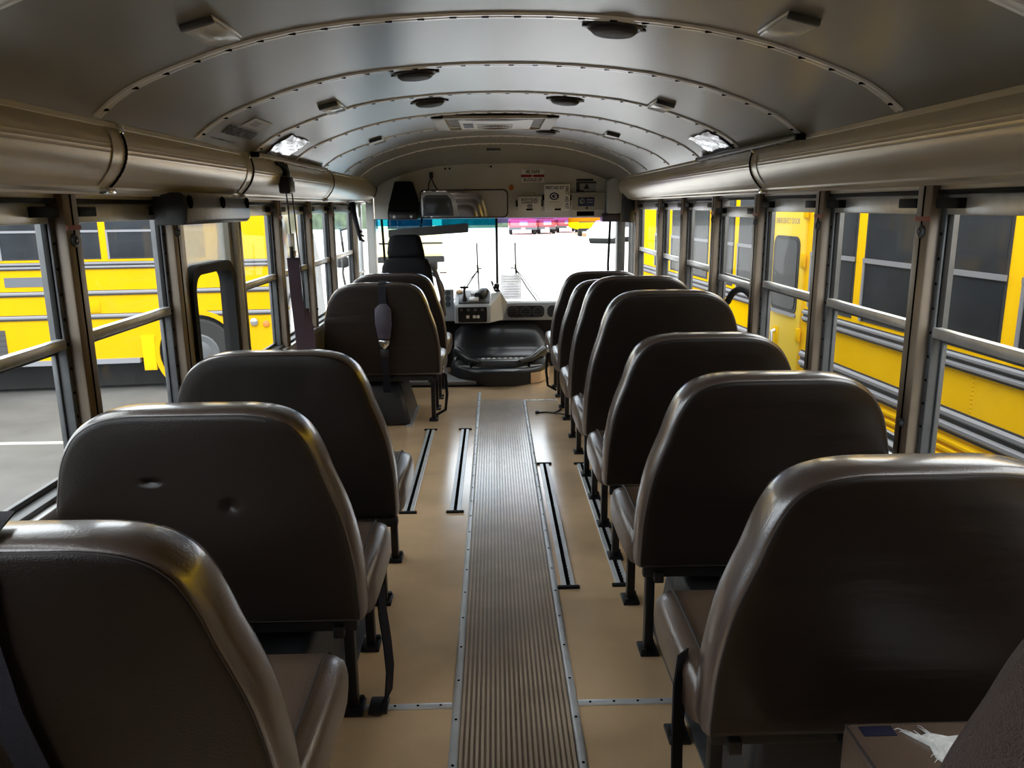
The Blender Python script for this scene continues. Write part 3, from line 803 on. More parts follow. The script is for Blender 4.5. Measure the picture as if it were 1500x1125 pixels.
# belt on seat 4 back
t = thing('seat_belt', 'black belt with adjuster and metal buckle hanging down the back of a seat', 'belt')
Y4 = 4.93
pts = [(-.683, yl(Y4, .957) + .03, .962), (-.683, yl(Y4, .95) - .03, .950), (-.683, yl(Y4, .88) - .050, .88), (-.684, yl(Y4, .82) - .056, .82), (-.686, yl(Y4, .62) - .058, .62), (-.690, yl(Y4, .50) - .056, .50), (-.690, yl(Y4, .36) - .056, .36), (-.692, 4.90, .25)]
s = MB(); s.ribbon(pts, .048, (1, 0, 0), .004); s.build('webbing', WEB, t)
s = MB(); s.prism([(-.735, .795), (-.70, .83), (-.66, .83), (-.628, .795), (-.632, .70), (-.645, .61), (-.72, .61), (-.733, .70)], 'y', yl(Y4, .72) - .075, yl(Y4, .72) - .045, .006); s.build('retractor_sleeve', mat('purple_black_fabric', (.020, .015, .028), .6), t)
s = MB(); s.prism([(-.722, .60), (-.65, .60), (-.655, .575), (-.678, .545), (-.694, .545), (-.718, .575)], 'y', yl(Y4, .58) - .076, yl(Y4, .58) - .058, .004); s.build('buckle', CHROME, t)
s = MB(); s.box(-.715, -.66, yl(Y4, .53) - .070, yl(Y4, .53) - .055, .49, .54, .004); s.build('belt_latch', BLACK, t)
for y, lab in ((4.93, 'thin black belt looped beside the leg of the seat with the buckle'), (5.62, 'thin black belt looped beside the leg of the frontmost seat')):
    sx = LX if y < 5 else RX; sd = -1 if y < 5 else 1
    t = thing('belt_loop', lab, 'belt', group='thin belts looped by seat legs')
    pts = [(sx + sd * .02, y + .10, .36), (sx - sd * .015, y + .14, .32), (sx - sd * .018, y + .18, .18), (sx - sd * .004, y + .20, .07), (sx + sd * .06, y + .22, .03)]
    s = MB(); s.tube(pts, .010, 8); s.build('webbing', WEB, t)
    s = MB(); s.box(sx - .02, sx + .015, y + .05, y + .12, .355, .40, .006); s.build('belt_buckle', CHROME, t)
# loose cable on the floor
t = thing('loose_cable', 'thin dark cable with a plug lying loose on the floor near the entry', 'cable')
s = MB(); s.tube([(.30, 5.26, .006), (.35, 5.27, .006), (.40, 5.245, .006), (.44, 5.30, .006), (.460, 5.38, .006)], .0055, 8); s.build('wire', BLACK, t)
s = MB(); s.tube([(.40, 5.245, .006), (.44, 5.225, .006), (.47, 5.20, .006)], .005, 6); s.build('branch_wire', BLACK, t)
s = MB(); s.box(.272, .300, 5.245, 5.275, 0, .018, .004); s.build('plug', BLACK, t)

# hanging shoulder belts in front of the window post after the emergency door
t = thing('shoulder_belt', 'pair of hanging shoulder belts, black retractor above and purple webbing below', 'belt')
xb = -1.005
s = MB(); s.tube([(xb + .01, 3.76, 1.612), (xb + .03, 3.80, 1.60), (xb + .035, 3.84, 1.575), (xb + .03, 3.84, 1.545)], .014, 8); s.build('hook', BLACK, t)
s = MB(); s.box(xb + .005, xb + .06, 3.80, 3.88, 1.470, 1.550, .010); s.build('retractor', BLACK, t)
s = MB(); s.box(xb + .01, xb + .05, 3.885, 3.94, 1.476, 1.53, .006); s.build('side_retractor', ALU_DARK, t)
s = MB(); s.tube([(xb + .02, 3.92, 1.61), (xb + .03, 3.915, 1.57), (xb + .03, 3.915, 1.53)], .005, 6); s.build('hook', ALU_DARK, t)
s = MB(); s.ribbon([(xb + .03, 3.84, 1.475), (xb + .032, 3.85, 1.40), (xb + .034, 3.855, 1.26)], .016, (0, 1, 0), .003); s.build('upper_strap', WEB, t)
s = MB(); s.ribbon([(xb + .03, 3.95, 1.48), (xb + .032, 3.96, 1.40), (xb + .034, 3.975, 1.24), (xb + .034, 4.01, 1.10), (xb + .034, 4.03, 1.0), (xb + .03, 4.03, .80)], .016, (0, 1, 0), .003); s.build('upper_strap', WEB, t)
s = MB(); s.box(xb + .030, xb + .048, 3.80, 3.835, 1.225, 1.285, .005); s.build('white_button', WHITE, t)
s = MB(); s.box(xb + .026, xb + .044, 3.835, 3.885, 1.165, 1.285, .006); s.build('buckle', BLACK, t)
s = MB(); s.lathe([(.013, 0), (.012, .008), (0, .01)], 14, Matrix.Translation((xb + .045, 3.86, 1.19)) @ Matrix.Rotation(PI / 2, 4, 'Y')); s.build('buckle_rivet', CHROME, t)
s = MB(); s.ribbon([(xb + .036, 3.855, 1.17), (xb + .036, 3.87, 1.0), (xb + .036, 3.90, .85), (xb + .036, 3.93, .66), (xb + .03, 3.94, .55)], .058, (1, .5, 0), .004); s.build('purple_webbing', WEB_PURPLE, t)
s = MB(); s.ribbon([(xb + .020, 4.03, .90), (xb + .020, 4.10, .80), (xb + .02, 4.13, .72), (xb + .02, 4.12, .60)], .07, (1, .6, 0), .004); s.build('loose_webbing', WEB_PURPLE, t)

# ================================================================== FRONT
w = thing('wall_front', 'grey front bulkhead above the windshield, curved under the ceiling', 'wall', kind='structure')
s = MB(); n = len(US)
V = [(XC + u, 6.86, 1.308) for u in US] + [(XC + u, 6.86, vz(u) - end_drop(6.86) * (1 - .3 * abs(u)) + .01) for u in US]
s.faces(V, [(i, i + 1, n + i + 1, n + i) for i in range(n - 1)])
s.faces([(XC - 1.05, 6.86, 1.308), (XC + 1.05, 6.86, 1.308), (XC + 1.05, 6.98, 1.300), (XC - 1.05, 6.98, 1.300)], [(0, 1, 2, 3)])
s.build('bulkhead_panel', BULK, w, smooth=0)
s = MB()
for x, z in ((-.012, 1.731), (-.397, 1.717), (-.36, 1.718)): s.lathe([(.009, 0), (.008, .004), (0, .005)], 10, Matrix.Translation((x, 6.86, z)) @ Matrix.Rotation(PI / 2, 4, 'X'))
s.build('screws', HOLE, w)
s = MB(); s.box(XL, XR, 6.96, 6.99, -.35, .53); s.build('lower_panel', WALLGREY, w, smooth=0)
for sx, nm in ((-1, 'corner_post'), (1, 'corner_post')):
    s = MB(); xa = XC + sx * 1.075
    s.box(xa - .035, xa + .035, 6.86, 6.97, .50, 1.66, .008); s.build(nm, GREYLT if sx < 0 else ALU_DARK, w)
# windshield
t = thing('window_14', 'wide two-piece windshield with a dark centre post and tinted top', 'window', kind='structure')
s = MB(); s.box(.018, .040, 6.94, 6.97, .56, 1.31, .004); s.build('centre_post', RUBBER, t)
for x, nm in ((-.955, -1), (1.012, 1)):
    s = MB(); s.tube([(x, 6.955, .56), (x - .006 * nm, 6.955, .9), (x + .008 * nm, 6.955, 1.31)], .011, 8); s.build('edge_seal', RUBBER, t)
s = MB(); s.box(-1.02, .028, 6.953, 6.957, .555, 1.245); s.build('driver_pane', GLASS_FRONT, t, smooth=0)
s = MB(); s.box(.028, 1.08, 6.953, 6.957, .555, 1.262); s.build('passenger_pane', GLASS_FRONT, t, smooth=0)
s = MB(); s.box(-1.02, .028, 6.953, 6.957, 1.245, 1.312); s.build('blue_tint_band', GLASS_BAND, t, smooth=0)
s = MB(); s.box(-1.02, .028, 6.950, 6.952, 1.195, 1.247); s.build('pale_tint_band', glass_mat('tint_band_pale', (.62, .88, .97), .5), t, smooth=0)
s = MB(); s.box(.028, 1.08, 6.953, 6.957, 1.262, 1.312); s.build('violet_tint_band', GLASS_BAND2, t, smooth=0)
s = MB(); s.box(-1.03, 1.09, 6.93, 6.98, .535, .560, .006); s.build('bottom_seal', RUBBER, t)
# driver side quarter window and entry door
t = thing('window_15', 'driver side window between the last post and the windshield', 'window', kind='structure')
s = MB()
s.box(XL - .05, XL - .01, 6.436, 6.46, .55, HEAD, .004); s.box(XL - .05, XL - .01, 6.80, 6.86, .55, HEAD, .004)
s.box(XL - .06, XL - .0, 6.436, 6.95, -.35, .56); s.box(XL - .05, XL - .01, 6.436, 6.86, .86, .885, .004)
s.build('window_frame', ALU, t)
s = MB(); s.box(XL - .032, XL - .028, 6.45, 6.82, .56, HEAD); s.build('pane', GLASS, t, smooth=0)
t = thing('door_2', 'glazed folding entry door at the front corner', 'door', kind='structure')
s = MB()
for ya, yb in ((6.436, 6.465), (6.64, 6.68), (6.83, 6.86)): s.box(XR + .01, XR + .045, ya, yb, -.6, HEAD, .004)
s.box(XR + .01, XR + .045, 6.436, 6.86, -.6, -.5); s.box(XR + .01, XR + .045, 6.436, 6.86, 1.36, HEAD); s.box(XR + .01, XR + .045, 6.436, 6.86, .38, .42)
s.build('door_frame', ALU_DARK, d if False else t)
s = MB(); s.box(XR + .026, XR + .030, 6.45, 6.85, -.55, 1.40); s.build('door_pane', GLASS, t, smooth=0)

# dashboard
t = thing('dashboard', 'grey moulded dashboard below the windshield with round black vents', 'dashboard')
s = MB(); s.prism([(6.78, .435), (6.78, .585), (6.82, .600), (6.95, .575), (6.95, .42)], 'x', XL + .01, XR - .02, .010); s.build('dash_body', GREYPL, t)
def vent_cluster(x0, x1, n):
    s = MB(); P = [(x, z) for x, z in [(y_, z_) for y_, z_ in rrect(x0, x1, .462, .562, .036)]]
    s.prism(P, 'y', 6.770, 6.79); v = s.build('vent_panel', BLACK, t)
    s = MB()
    for k in range(n):
        cx = x0 + (x1 - x0) * (k + .5) / n
        s.tube([(cx + .044 * math.cos(a * PI / 12), 6.768, .512 + .038 * math.sin(a * PI / 12)) for a in range(24)], .004, 6, closed=True)
        for q in (-.018, 0, .018): s.box(cx - .036, cx + .036, 6.766, 6.769, .512 + q - .002, .512 + q + .002)
    s.build('round_vents', mat('vent_grey', (.03, .03, .032), .45), v)
vent_cluster(.112, .432, 3); vent_cluster(.462, .68, 2)
s = MB(); s.box(XL + .02, XR - .03, 6.905, 6.93, .0, .44); s.build('lower_dash', BLACK, t, smooth=0)

# switch console
t = thing('switch_console', 'grey wedge-shaped switch console standing beside the centre post', 'console')
s = MB(); s.prism([(6.52, .452), (6.52, .590), (6.54, .602), (6.755, .700), (6.770, .640), (6.770, .452)], 'x', -.332, -.030, .008); s.build('console_body', mat('console_grey', (.50, .53, .56), .45), t)
s = MB(); s.faces([(-.030, 6.54, .455), (-.030, 6.54, .598), (-.028, 6.70, .680), (.058, 6.71, .685), (.112, 6.71, .600), (.072, 6.70, .455)], [(0, 1, 2, 3, 4, 5)])
r = bmesh.ops.extrude_face_region(s.bm, geom=s.bm.faces[:]); bmesh.ops.translate(s.bm, verts=[e for e in r['geom'] if isinstance(e, bmesh.types.BMVert)], vec=(.0, .06, 0))
s.build('side_panel', GREYLT, t, smooth=0)
s = MB(); s.prism(rrect(-.302, -.062, .462, .588, .012), 'y', 6.512, 6.524); fp = s.build('switch_panel', BLACK, t)
s = MB()
for k in range(4): s.lathe([(.012, 0), (.011, .008), (0, .009)], 12, Matrix.Translation((-.275 + k * .058, 6.512, .565)) @ Matrix.Rotation(PI / 2, 4, 'X'))
s.build('knobs', mat('knob_grey', (.09, .09, .09), .4), fp)
s = MB(); s.box(-.235, -.210, 6.505, 6.513, .495, .520, .003); s.box(-.18, -.155, 6.505, 6.513, .495, .520, .003); s.box(-.15, -.125, 6.505, 6.513, .495, .520, .003); s.build('white_switches', WHITE, fp)
M = Matrix.Translation((-.18, 6.65, .653)) @ Matrix.Rotation(math.atan2(.098, .215), 4, 'X')
s = MB(); s.box(-.12, .14, -.10, .11, -.004, .010, .004, M=M); s.build('top_tray', ALU_DARK, t)
s = MB(); s.box(-.02, .07, .03, .10, .008, .02, .003, M=M); s.box(-.03, .05, -.08, -.03, .008, .024, .003, M=M); s.build('top_switches', WHITE, t)
s = MB(); s.lathe([(.030, 0), (.028, .02), (0, .03)], 14, M @ Matrix.Translation((-.115, .08, .0))); s.build('amber_lamp', mat('amber_lens', (.75, .48, .22), .3), t)
s = MB(); s.tube([(.03 - .18 + .02, 6.62, .66), (.03 - .18 + .05, 6.66, .685), (.03 - .18 + .08, 6.72, .70)], [.045, .05, .03], 12); s.build('handset', BLACK, t)
t = thing('gear_lever', 'black T-handled lever rising from the console', 'lever', (-.250, 6.60, .632))
s = MB(); s.lathe([(.030, 0), (.018, .03), (.010, .06), (.010, .11)], 12); s.build('lever', BLACK, t)
s = MB(); s.box(-.036, .036, -.010, .010, .104, .122, .005); s.build('handle', BLACK, t)
# gauge cluster
t = thing('gauge_cluster', 'grey panel of three stacked round gauges beyond the seat', 'gauges')
s = MB(); s.box(-.452, -.346, 6.735, 6.772, .555, .715, .010); s.build('gauge_panel', GREYPL, t)
for k in range(3):
    s = MB(); s.lathe([(.024, 0), (.024, .006), (.020, .004), (0, .004)], 18, Matrix.Translation((-.397, 6.735, .685 - .048 * k)) @ Matrix.Rotation(PI / 2, 4, 'X')); s.build('gauge', SCREEN, t)
# steering wheel, mostly hidden
t = thing('steering_wheel', 'large black steering wheel mostly hidden behind the driver seat', 'steering wheel', (-.64, 6.64, .70), (math.radians(60), 0, 0))
s = MB(); s.tube([(.21 * math.cos(k * PI / 20), .21 * math.sin(k * PI / 20), 0) for k in range(40)], .014, 8, closed=True); s.build('rim', BLACK, t)
s = MB()
for a in (90, 210, 330): s.tube([(0, 0, -.02), (.21 * math.cos(math.radians(a)), .21 * math.sin(math.radians(a)), 0)], .010, 8)
s.lathe([(.05, -.03), (.05, .0), (0, .01)], 16); s.tube([(0, 0, -.02), (0, 0, -.06)], .025, 10); s.build('hub', BLACK, t)
# dash fan
t = thing('dash_fan', 'small round dash fan on a black base against the centre post', 'fan', (.0, 6.735, .690))
M = Matrix.Translation((-.012, 0, .050)) @ Matrix.Rotation(math.radians(70), 4, 'Y')
s = MB()
for r in (.052, .036, .018): s.tube([(r * math.cos(k * PI / 14), r * math.sin(k * PI / 14), 0) for k in range(28)], .0022, 5, closed=True)
for k in range(10): s.tube([(0, 0, 0), (.052 * math.cos(k * PI / 5), .052 * math.sin(k * PI / 5), 0)], .0016, 4)
bmesh.ops.transform(s.bm, matrix=M, verts=s.bm.verts); s.build('guard', ALU_DARK, t)
s = MB()
for k in range(4): s.box(.008, .042, -.013, .013, .008, .011, M=M @ Matrix.Rotation(k * PI / 2, 4, 'Z') @ Matrix.Rotation(.4, 4, 'X'))
s.build('blade', BLACK, t)
s = MB(); s.tube([(.0, 0, .05), (.045, 0, .044)], .024, 10); s.lathe([(.028, 0), (.022, .014), (.012, .022), (.012, .04)], 12, Matrix.Translation((.03, 0, 0))); s.build('motor_base', BLACK, t)
# notice on the windshield
t = thing('windshield_notice', 'sheet of white paper stuck low on the windshield beside the centre post', 'paper')
s = MB(); s.box(.060, .241, 6.944, 6.946, .600, .822); pp = s.build('sheet', PAPER, t, smooth=0)
s = MB()
for k in range(9):
    z = .80 - k * .022; wd = .14 if k != 3 else .06
    s.box(.150 - wd / 2, .150 + wd / 2, 6.9425, 6.944, z - .002, z + .002)
s.build('faint_lines', mat('pale_print', (.60, .60, .62), .7), pp, smooth=0)
# wipers outside the glass
def wiper(x, label, dr):
    t = thing('windshield_wiper', label, 'wiper', group='windshield wipers')
    s = MB(); s.tube([(x, 7.05, 1.09), (x + .006, 7.05, .86), (x + .014, 7.05, .62)], .0065, 6); s.build('blade', BLACK, t)
    s = MB(); s.tube([(x + .008, 7.04, .855), (x + dr * .10 , 7.03, .70), (x + dr * .19, 7.0, .575)], .0065, 6); s.build('arm', BLACK, t)
    s = MB(); s.tube([(x + .012 + .02 * dr, 7.04, .835), (x + dr * .13, 7.03, .70), (x + dr * .225, 7.0, .575)], .004, 6); s.build('link_rod', BLACK, t)
    s = MB(); s.tube([(x - dr * .04, 7.04, .868), (x + .01, 7.04, .862)], .006, 6); s.tube([(x + .002, 7.045, .90), (x + .01, 7.045, .82)], .009, 6); s.build('bracket', BLACK, t)
wiper(-.148, 'wiper on the driver half of the windshield, arm slanting behind the lever', -1)
wiper(.190, 'wiper on the half of the windshield with the paper notice', 1)
# engine cover
t = thing('engine_cover', 'black moulded engine cover with a footwell ledge at the front of the aisle', 'engine cover')
x0, x1, xm = -.375, .445, .04
def plan(y, z, wd): return [(xm - wd, y, z), (xm + wd, y, z)]
s = MB()
outline = [(-.06, 6.10), (.145, 6.10), (.36, 6.24), (.445, 6.42), (.452, 6.895), (-.375, 6.895), (-.375, 6.46), (-.27, 6.25)]
def sc(P, k, dy=0): return [(xm + (a - xm) * k, 6.5 + (c - 6.5) * k + dy) for a, c in P]
loops = []
for k, z in ((1.0, 0), (1.0, .09), (.985, .115), (.955, .125)): loops.append([(a, c, z) for a, c in sc(outline, k)])
s.loft(loops); s.build('base_tray', BLACK_SHINY, t, smooth=50)
s = MB(); loops = []
prof = [(6.34, .115, .36), (6.36, .175, .37), (6.40, .205, .378), (6.52, .225, .38), (6.575, .245, .38), (6.60, .285, .384), (6.66, .345, .388), (6.74, .392, .390), (6.80, .405, .390), (6.895, .405, .388)]
V = []; nx = 16
for y, z, hw in prof:
    for i in range(nx + 1):
        f = i / nx * 2 - 1; ed = abs(f) ** 8
        V.append((xm + f * hw, y, .10 + (z - .10) * (1 - .22 * ed) - (.01 if abs(f) == 1 else 0)))
for i in (0, nx): pass
s.faces(V, [(j * (nx + 1) + i, j * (nx + 1) + i + 1, (j + 1) * (nx + 1) + i + 1, (j + 1) * (nx + 1) + i) for j in range(len(prof) - 1) for i in range(nx)])
# skirts down the sides
for i in (0, nx):
    L = [V[j * (nx + 1) + i] for j in range(len(prof))]
    s.faces(L + [(a, c, .10) for a, c, z in L], [(j, j + 1, len(L) + j + 1, len(L) + j) for j in range(len(L) - 1)])
s.build('hump', BLACK_SHINY, t, smooth=60)
s = MB(); s.prism([(-.235, 6.36), (.30, 6.36), (.17, 6.235), (-.115, 6.235)], 'z', .118, .186, .010)
s.build('front_step', mat('worn_grey_plastic', (.09, .10, .11), .3), t)
s = MB()
for k in range(8): s.box(-.11 + k * .045, -.085 + k * .045, 6.30, 6.345, .186, .190, .0015)
s.build('step_grip', GREYLT, t)
for sx in (-1, 1):
    cx = xm + sx * .235
    s = MB(); s.prism([(cx - sx * .11, 6.235), (cx + sx * .04, 6.29), (cx + sx * .13, 6.36), (cx + sx * .05, 6.40), (cx - sx * .07, 6.31)], 'z', .121, .128, .003); s.build('foot_pocket', GREYLT, t)
    s = MB(); s.tube([(cx - sx * .075, 6.24, .175), (cx + sx * .02, 6.29, .190), (cx + sx * .09, 6.36, .225), (cx + sx * .12, 6.42, .23)], [.018, .024, .034, .045], 12); s.build('grab_handle', BLACK_SHINY, t)
    s = MB(); s.box(cx - .012, cx + .012, 6.275, 6.30, .12, .185, .003); s.build('latch', BLACK, t)
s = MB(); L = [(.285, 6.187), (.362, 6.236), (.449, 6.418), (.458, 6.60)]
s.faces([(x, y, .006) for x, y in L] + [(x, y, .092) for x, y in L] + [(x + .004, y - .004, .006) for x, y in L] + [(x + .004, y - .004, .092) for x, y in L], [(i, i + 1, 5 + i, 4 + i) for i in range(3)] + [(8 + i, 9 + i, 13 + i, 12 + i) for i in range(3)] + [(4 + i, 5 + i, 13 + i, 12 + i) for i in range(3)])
s.build('floor_reflection_panel', FLOORM, t, smooth=0)  # tan face added in place of the floor's reflection on this corner
# driver platform edge
t = thing('platform_step', 'low grey step edge across the floor beside the engine cover', 'step')
s = MB(); s.prism([(XL + .02, 6.135), (-.150, 6.135), (-.300, 6.245), (-.405, 6.46), (-.405, 6.70), (XL + .02, 6.70)], 'z', 0, .040, .004); s.build('step', WALLGREY, t)
s = MB(); s.box(XL + .02, -.09, 6.118, 6.133, .0, .014, .003); s.build('edge_seal', RUBBER, t)

# driver seat
t = thing('driver_seat', 'black high-backed driver seat in front of the windshield', 'seat', (-.68, 6.22, .0))
def slab(P, y0, y1, lean=.08):
    L = []
    V = [Vector(p) for p in P]
    for dd, y in ((.05, y0), (.02, y0 + .006), (0, y0 + .03), (0, y1 - .03), (.02, y1 - .006), (.05, y1)):
        L.append([(p.x, y - lean * (p.y - .5), p.y) for p in inset_loop(V, dd)])
    return L
hd = [(-.142, 1.015), (-.148, 1.06), (-.136, 1.14), (-.122, 1.178), (-.08, 1.195), (.08, 1.197), (.112, 1.18), (.122, 1.14), (.138, 1.06), (.142, 1.015)]
s = MB(); s.loft(slab(hd, 0, .10)); s.build('headrest', FELT, t, smooth=50)
bk = [(-.22, .50), (-.225, .60), (-.21, .80), (-.19, .95), (-.165, 1.005), (-.10, 1.022), (.10, 1.022), (.155, 1.012), (.185, .96), (.205, .80), (.225, .60), (.22, .50)]
s = MB(); s.loft(slab(bk, -.02, .11)); s.build('backrest', FELT, t, smooth=50)
s = MB(); s.box(-.24, .24, .06, .32, .40, .50, .03, 3); s.build('seat', FELT, t)
s = MB(); s.box(-.15, .15, .06, .30, .04, .40, .02); s.build('pedestal', BLACK, t)
s = MB(); s.tube([(.20, -.01, .96), (.235, .02, .86), (.265, .05, .70), (.275, .08, .55)], .018, 8); s.build('belt_strap', mat('grey_webbing', (.10, .09, .09), .6), t)

# visor
t = thing('sun_visor', 'dark narrow sun visor slanting across the top of the driver windshield', 'visor')
s = MB(); s.faces([(-.867, 6.62, 1.156), (-.205, 6.60, 1.196), (-.205, 6.60, 1.272), (-.867, 6.62, 1.222)], [(0, 1, 2, 3)])
r = bmesh.ops.extrude_face_region(s.bm, geom=s.bm.faces[:]); bmesh.ops.translate(s.bm, verts=[e for e in r['geom'] if isinstance(e, bmesh.types.BMVert)], vec=(0, .014, 0))
bmesh.ops.bevel(s.bm, geom=s.bm.edges[:], offset=.004, segments=2, affect='EDGES')
s.build('visor_blade', mat('visor_dark', (.035, .033, .030), .5), t)
s = MB(); s.tube([(-.60, 6.63, 1.22), (-.60, 6.75, 1.30), (-.60, 6.85, 1.32)], .008, 8); s.build('visor_arm', BLACK, t)
# big mirror
t = thing('interior_mirror', 'wide rounded rear-view mirror with a monitor in one end, hanging above the windshield', 'mirror', (-.235, 6.56, 1.427))
def rr2(w, h, r): return rrect(-w, w, -h, h, r)
s = MB(); s.prism(rr2(.360, .114, .04), 'y', 0, .03, .006); s.build('mirror_back', BLACK, t)
s = MB(); O = rr2(.360, .114, .04); I = rr2(.350, .104, .034); nn = len(O)
V = [(p, -.006, q) for p, q in O] + [(p, -.006, q) for p, q in I] + [(p, .004, q) for p, q in O] + [(p, .004, q) for p, q in I]
s.faces(V, [(i, (i + 1) % nn, nn + (i + 1) % nn, nn + i) for i in range(nn)] + [(i, (i + 1) % nn, 2 * nn + (i + 1) % nn, 2 * nn + i) for i in range(nn)] + [(nn + i, nn + (i + 1) % nn, 3 * nn + (i + 1) % nn, 3 * nn + i) for i in range(nn)])
s.build('mirror_rim', BLACK, t)
s = MB(); s.prism(rr2(.350, .104, .034), 'y', -.002, .002); s.build('mirror_glass', MIRROR, t, smooth=0)
s = MB(); s.prism([(-.345, -.10), (-.045, -.10), (-.055, -.02), (-.075, .055), (-.11, .088), (-.17, .098), (-.315, .098), (-.345, .07)], 'y', -.010, -.003, .003); mo = s.build('monitor_bezel', SILVER, t)
s = MB(); s.prism([(-.332, -.095), (-.085, -.095), (-.09, -.02), (-.105, .04), (-.135, .072), (-.30, .072), (-.332, .05)], 'y', -.0125, -.009); s.build('monitor_frame', mat('monitor_frame_grey', (.07, .085, .095), .35), mo)
s = MB(); s.box(-.310, -.120, -.0145, -.012, -.085, .045, .002); s.build('screen', SCREEN, mo)
s = MB(); s.tube([(.0, .03, .02), (.0, .12, .06), (.0, .29, .10)], .010, 8); s.build('mirror_arm', BLACK, t)
t.rotation_euler = (math.radians(3.4), 0, math.radians(-1.5))
# black hook with cables beside the mirror
t = thing('radio_microphone', 'black microphone with a coiled cord hung above the mirror', 'microphone', (-.515, 6.85, 1.655))
s = MB(); s.box(-.016, .016, -.03, .0, -.02, .035, .008); s.build('microphone_body', BLACK, t)
s = MB(); s.tube([(-.005, -.015, -.02), (-.022, -.015, -.06), (-.028, -.015, -.13)], .005, 6); s.tube([(.004, -.015, -.02), (.018, -.015, -.06), (.05, -.015, -.11)], .005, 6); s.build('cord', BLACK, t)
# black overhead box
t = thing('overhead_fan_box', 'tall black tapered box on the bulkhead above the driver seat', 'box', (-.742, 6.72, 0))
s = MB(); s.prism([(-.065, 1.612), (.070, 1.612), (.122, 1.44), (.130, 1.37), (-.132, 1.37), (-.120, 1.43)], 'y', -.03, .14, .008); s.build('upper_shell', mat('matt_black_shell', (.005, .005, .005), .7, spec=.1), t)
s = MB(); s.box(-.132, .120, -.05, .14, 1.302, 1.374, .008); s.build('switch_base', BLACK, t)
s = MB(); s.box(-.112, .102, -.056, -.048, 1.312, 1.352, .003); s.build('switch_plate', mat('dark_plate', (.04, .04, .045), .35), t)
for x in (-.075, .065):
    s = MB(); s.lathe([(.012, 0), (.010, .006), (0, .007)], 12, Matrix.Translation((x, -.056, 1.328)) @ Matrix.Rotation(PI / 2, 4, 'X')); s.build('switch_cap', WHITE, t)
# sign
t = thing('seat_belt_sign', 'white BE SAFE BUCKLE UP sign with a red bar on the bulkhead', 'sign', (.341, 6.856, 1.653))
s = MB(); s.box(-.096, .096, -.004, .0, -.055, .055, .001); s.build('sign_board', WHITE, t)
s = MB(); s.box(-.098, -.012, -.006, -.003, -.012, .010); s.box(.004, .098, -.006, -.003, -.012, .010); s.prism([(-.012, -.008), (-.012, .006), (.004, -.001)], 'y', -.006, -.003); s.build('red_bar', REDM, t, smooth=0)
lettering('letters', 'BE SAFE', .038, DARKPRINT, t, (0, -.0045, .032), FACE_BACK, .0006, .9)
lettering('letters', 'BUCKLE UP', .036, DARKPRINT, t, (0, -.0045, -.034), FACE_BACK, .0006, .85)
t = thing('orange_reflector', 'small round orange reflector on the bulkhead beside the mirror', 'reflector', (.158, 6.86, 1.556))
s = MB(); s.lathe([(.022, 0), (.020, .010), (0, .012)], 16, Matrix.Rotation(PI / 2, 4, 'X')); s.build('lens', ORANGE, t)
# kits
t = thing('body_fluid_kit', 'white cleanup kit case with a handle and black side clips', 'kit case', (.309, 6.83, 1.364))
s = MB(); s.prism([(-.098, 0), (.098, 0), (.094, .08), (.100, .118), (-.100, .118), (-.094, .08)], 'y', -.05, .03, .006); s.build('case', WHITE, t)
s = MB(); s.tube([(-.055, -.01, .116), (-.045, -.01, .142), (0, -.01, .150), (.045, -.01, .142), (.055, -.01, .116)], .008, 8); s.build('handle', CREAM, t)
for x in (-.105, .105):
    s = MB(); s.box(x - .010, x + .010, -.045, .02, .035, .09, .003); s.build('clip', BLACK, t)
s = MB(); s.box(-.028, .028, -.054, -.048, .002, .020, .002); s.build('latch', BLACK, t)
lettering('letters', 'BODY FLUID', .027, NAVY, t, (0, -.0505, .092), FACE_BACK, .0006, .9)
lettering('letters', 'CLEANUP KIT', .025, NAVY, t, (0, -.0505, .069), FACE_BACK, .0006, .9)
def oval_logo(t, x, z, k, y):
    s = MB(); s.lathe([(.040 * k, 0), (.040 * k, .001), (0, .001)], 28, Matrix.Translation((x, y, z)) @ Matrix.Rotation(PI / 2, 4, 'X') @ Matrix.Diagonal((1, .78, 1, 1))); lo = s.build('logo', NAVY, t)
    s = MB(); a0 = 40
    pts = [(x + .024 * k * math.cos(math.radians(a)), y - .0016, z + .017 * k * math.sin(math.radians(a))) for a in range(a0, 331, 15)] + [(x + .021 * k, y - .0016, z), (x, y - .0016, z)]
    s.tube(pts, .0042 * k, 6); s.build('logo_mark', WHITE, lo)
oval_logo(t, .002, .040, .55, -.0505)
t = thing('first_aid_kit', 'large white first aid kit box with a dark oval emblem', 'kit case', (.542, 6.83, 1.362))
s = MB(); s.box(-.108, .108, -.06, .03, 0, .217, .006); s.build('case', WHITE, t)
for x in (-.112, .112):
    s = MB(); s.box(x - .010, x + .010, -.055, .02, .085, .135, .003); s.build('clip', BLACK, t)
s = MB(); s.box(-.022, .032, -.065, -.058, .002, .020, .002); s.build('latch', BLACK, t)
lettering('letters', 'FIRST AID KIT', .036, NAVY, t, (-.02, -.0605, .188), FACE_BACK, .0006, .72)
oval_logo(t, -.025, .120, 1.0, -.0605)
lettering('letters', 'FIRST AID KIT', .036, NAVY, t, (.080, -.0605, .108), (PI / 2, PI / 2, 0), .0006, .85)
s = MB(); s.box(-.07, .02, -.0612, -.060, .072, .076); s.build('small_print', mat('grey_print', (.3, .3, .33), .6), t, smooth=0)
t = thing('bulkhead_cabinet', 'grey bulkhead cabinet with a navy label and a slotted latch', 'cabinet', (.803, 6.83, 1.306))
s = MB(); s.box(-.146, .146, -.05, .03, 0, .200, .006); s.build('cabinet_body', BULK, t)
s = MB(); s.box(-.136, .136, -.056, -.048, .06, .192, .004); dd = s.build('cabinet_door', mat('cabinet_beige', (.38, .36, .30), .45), t)
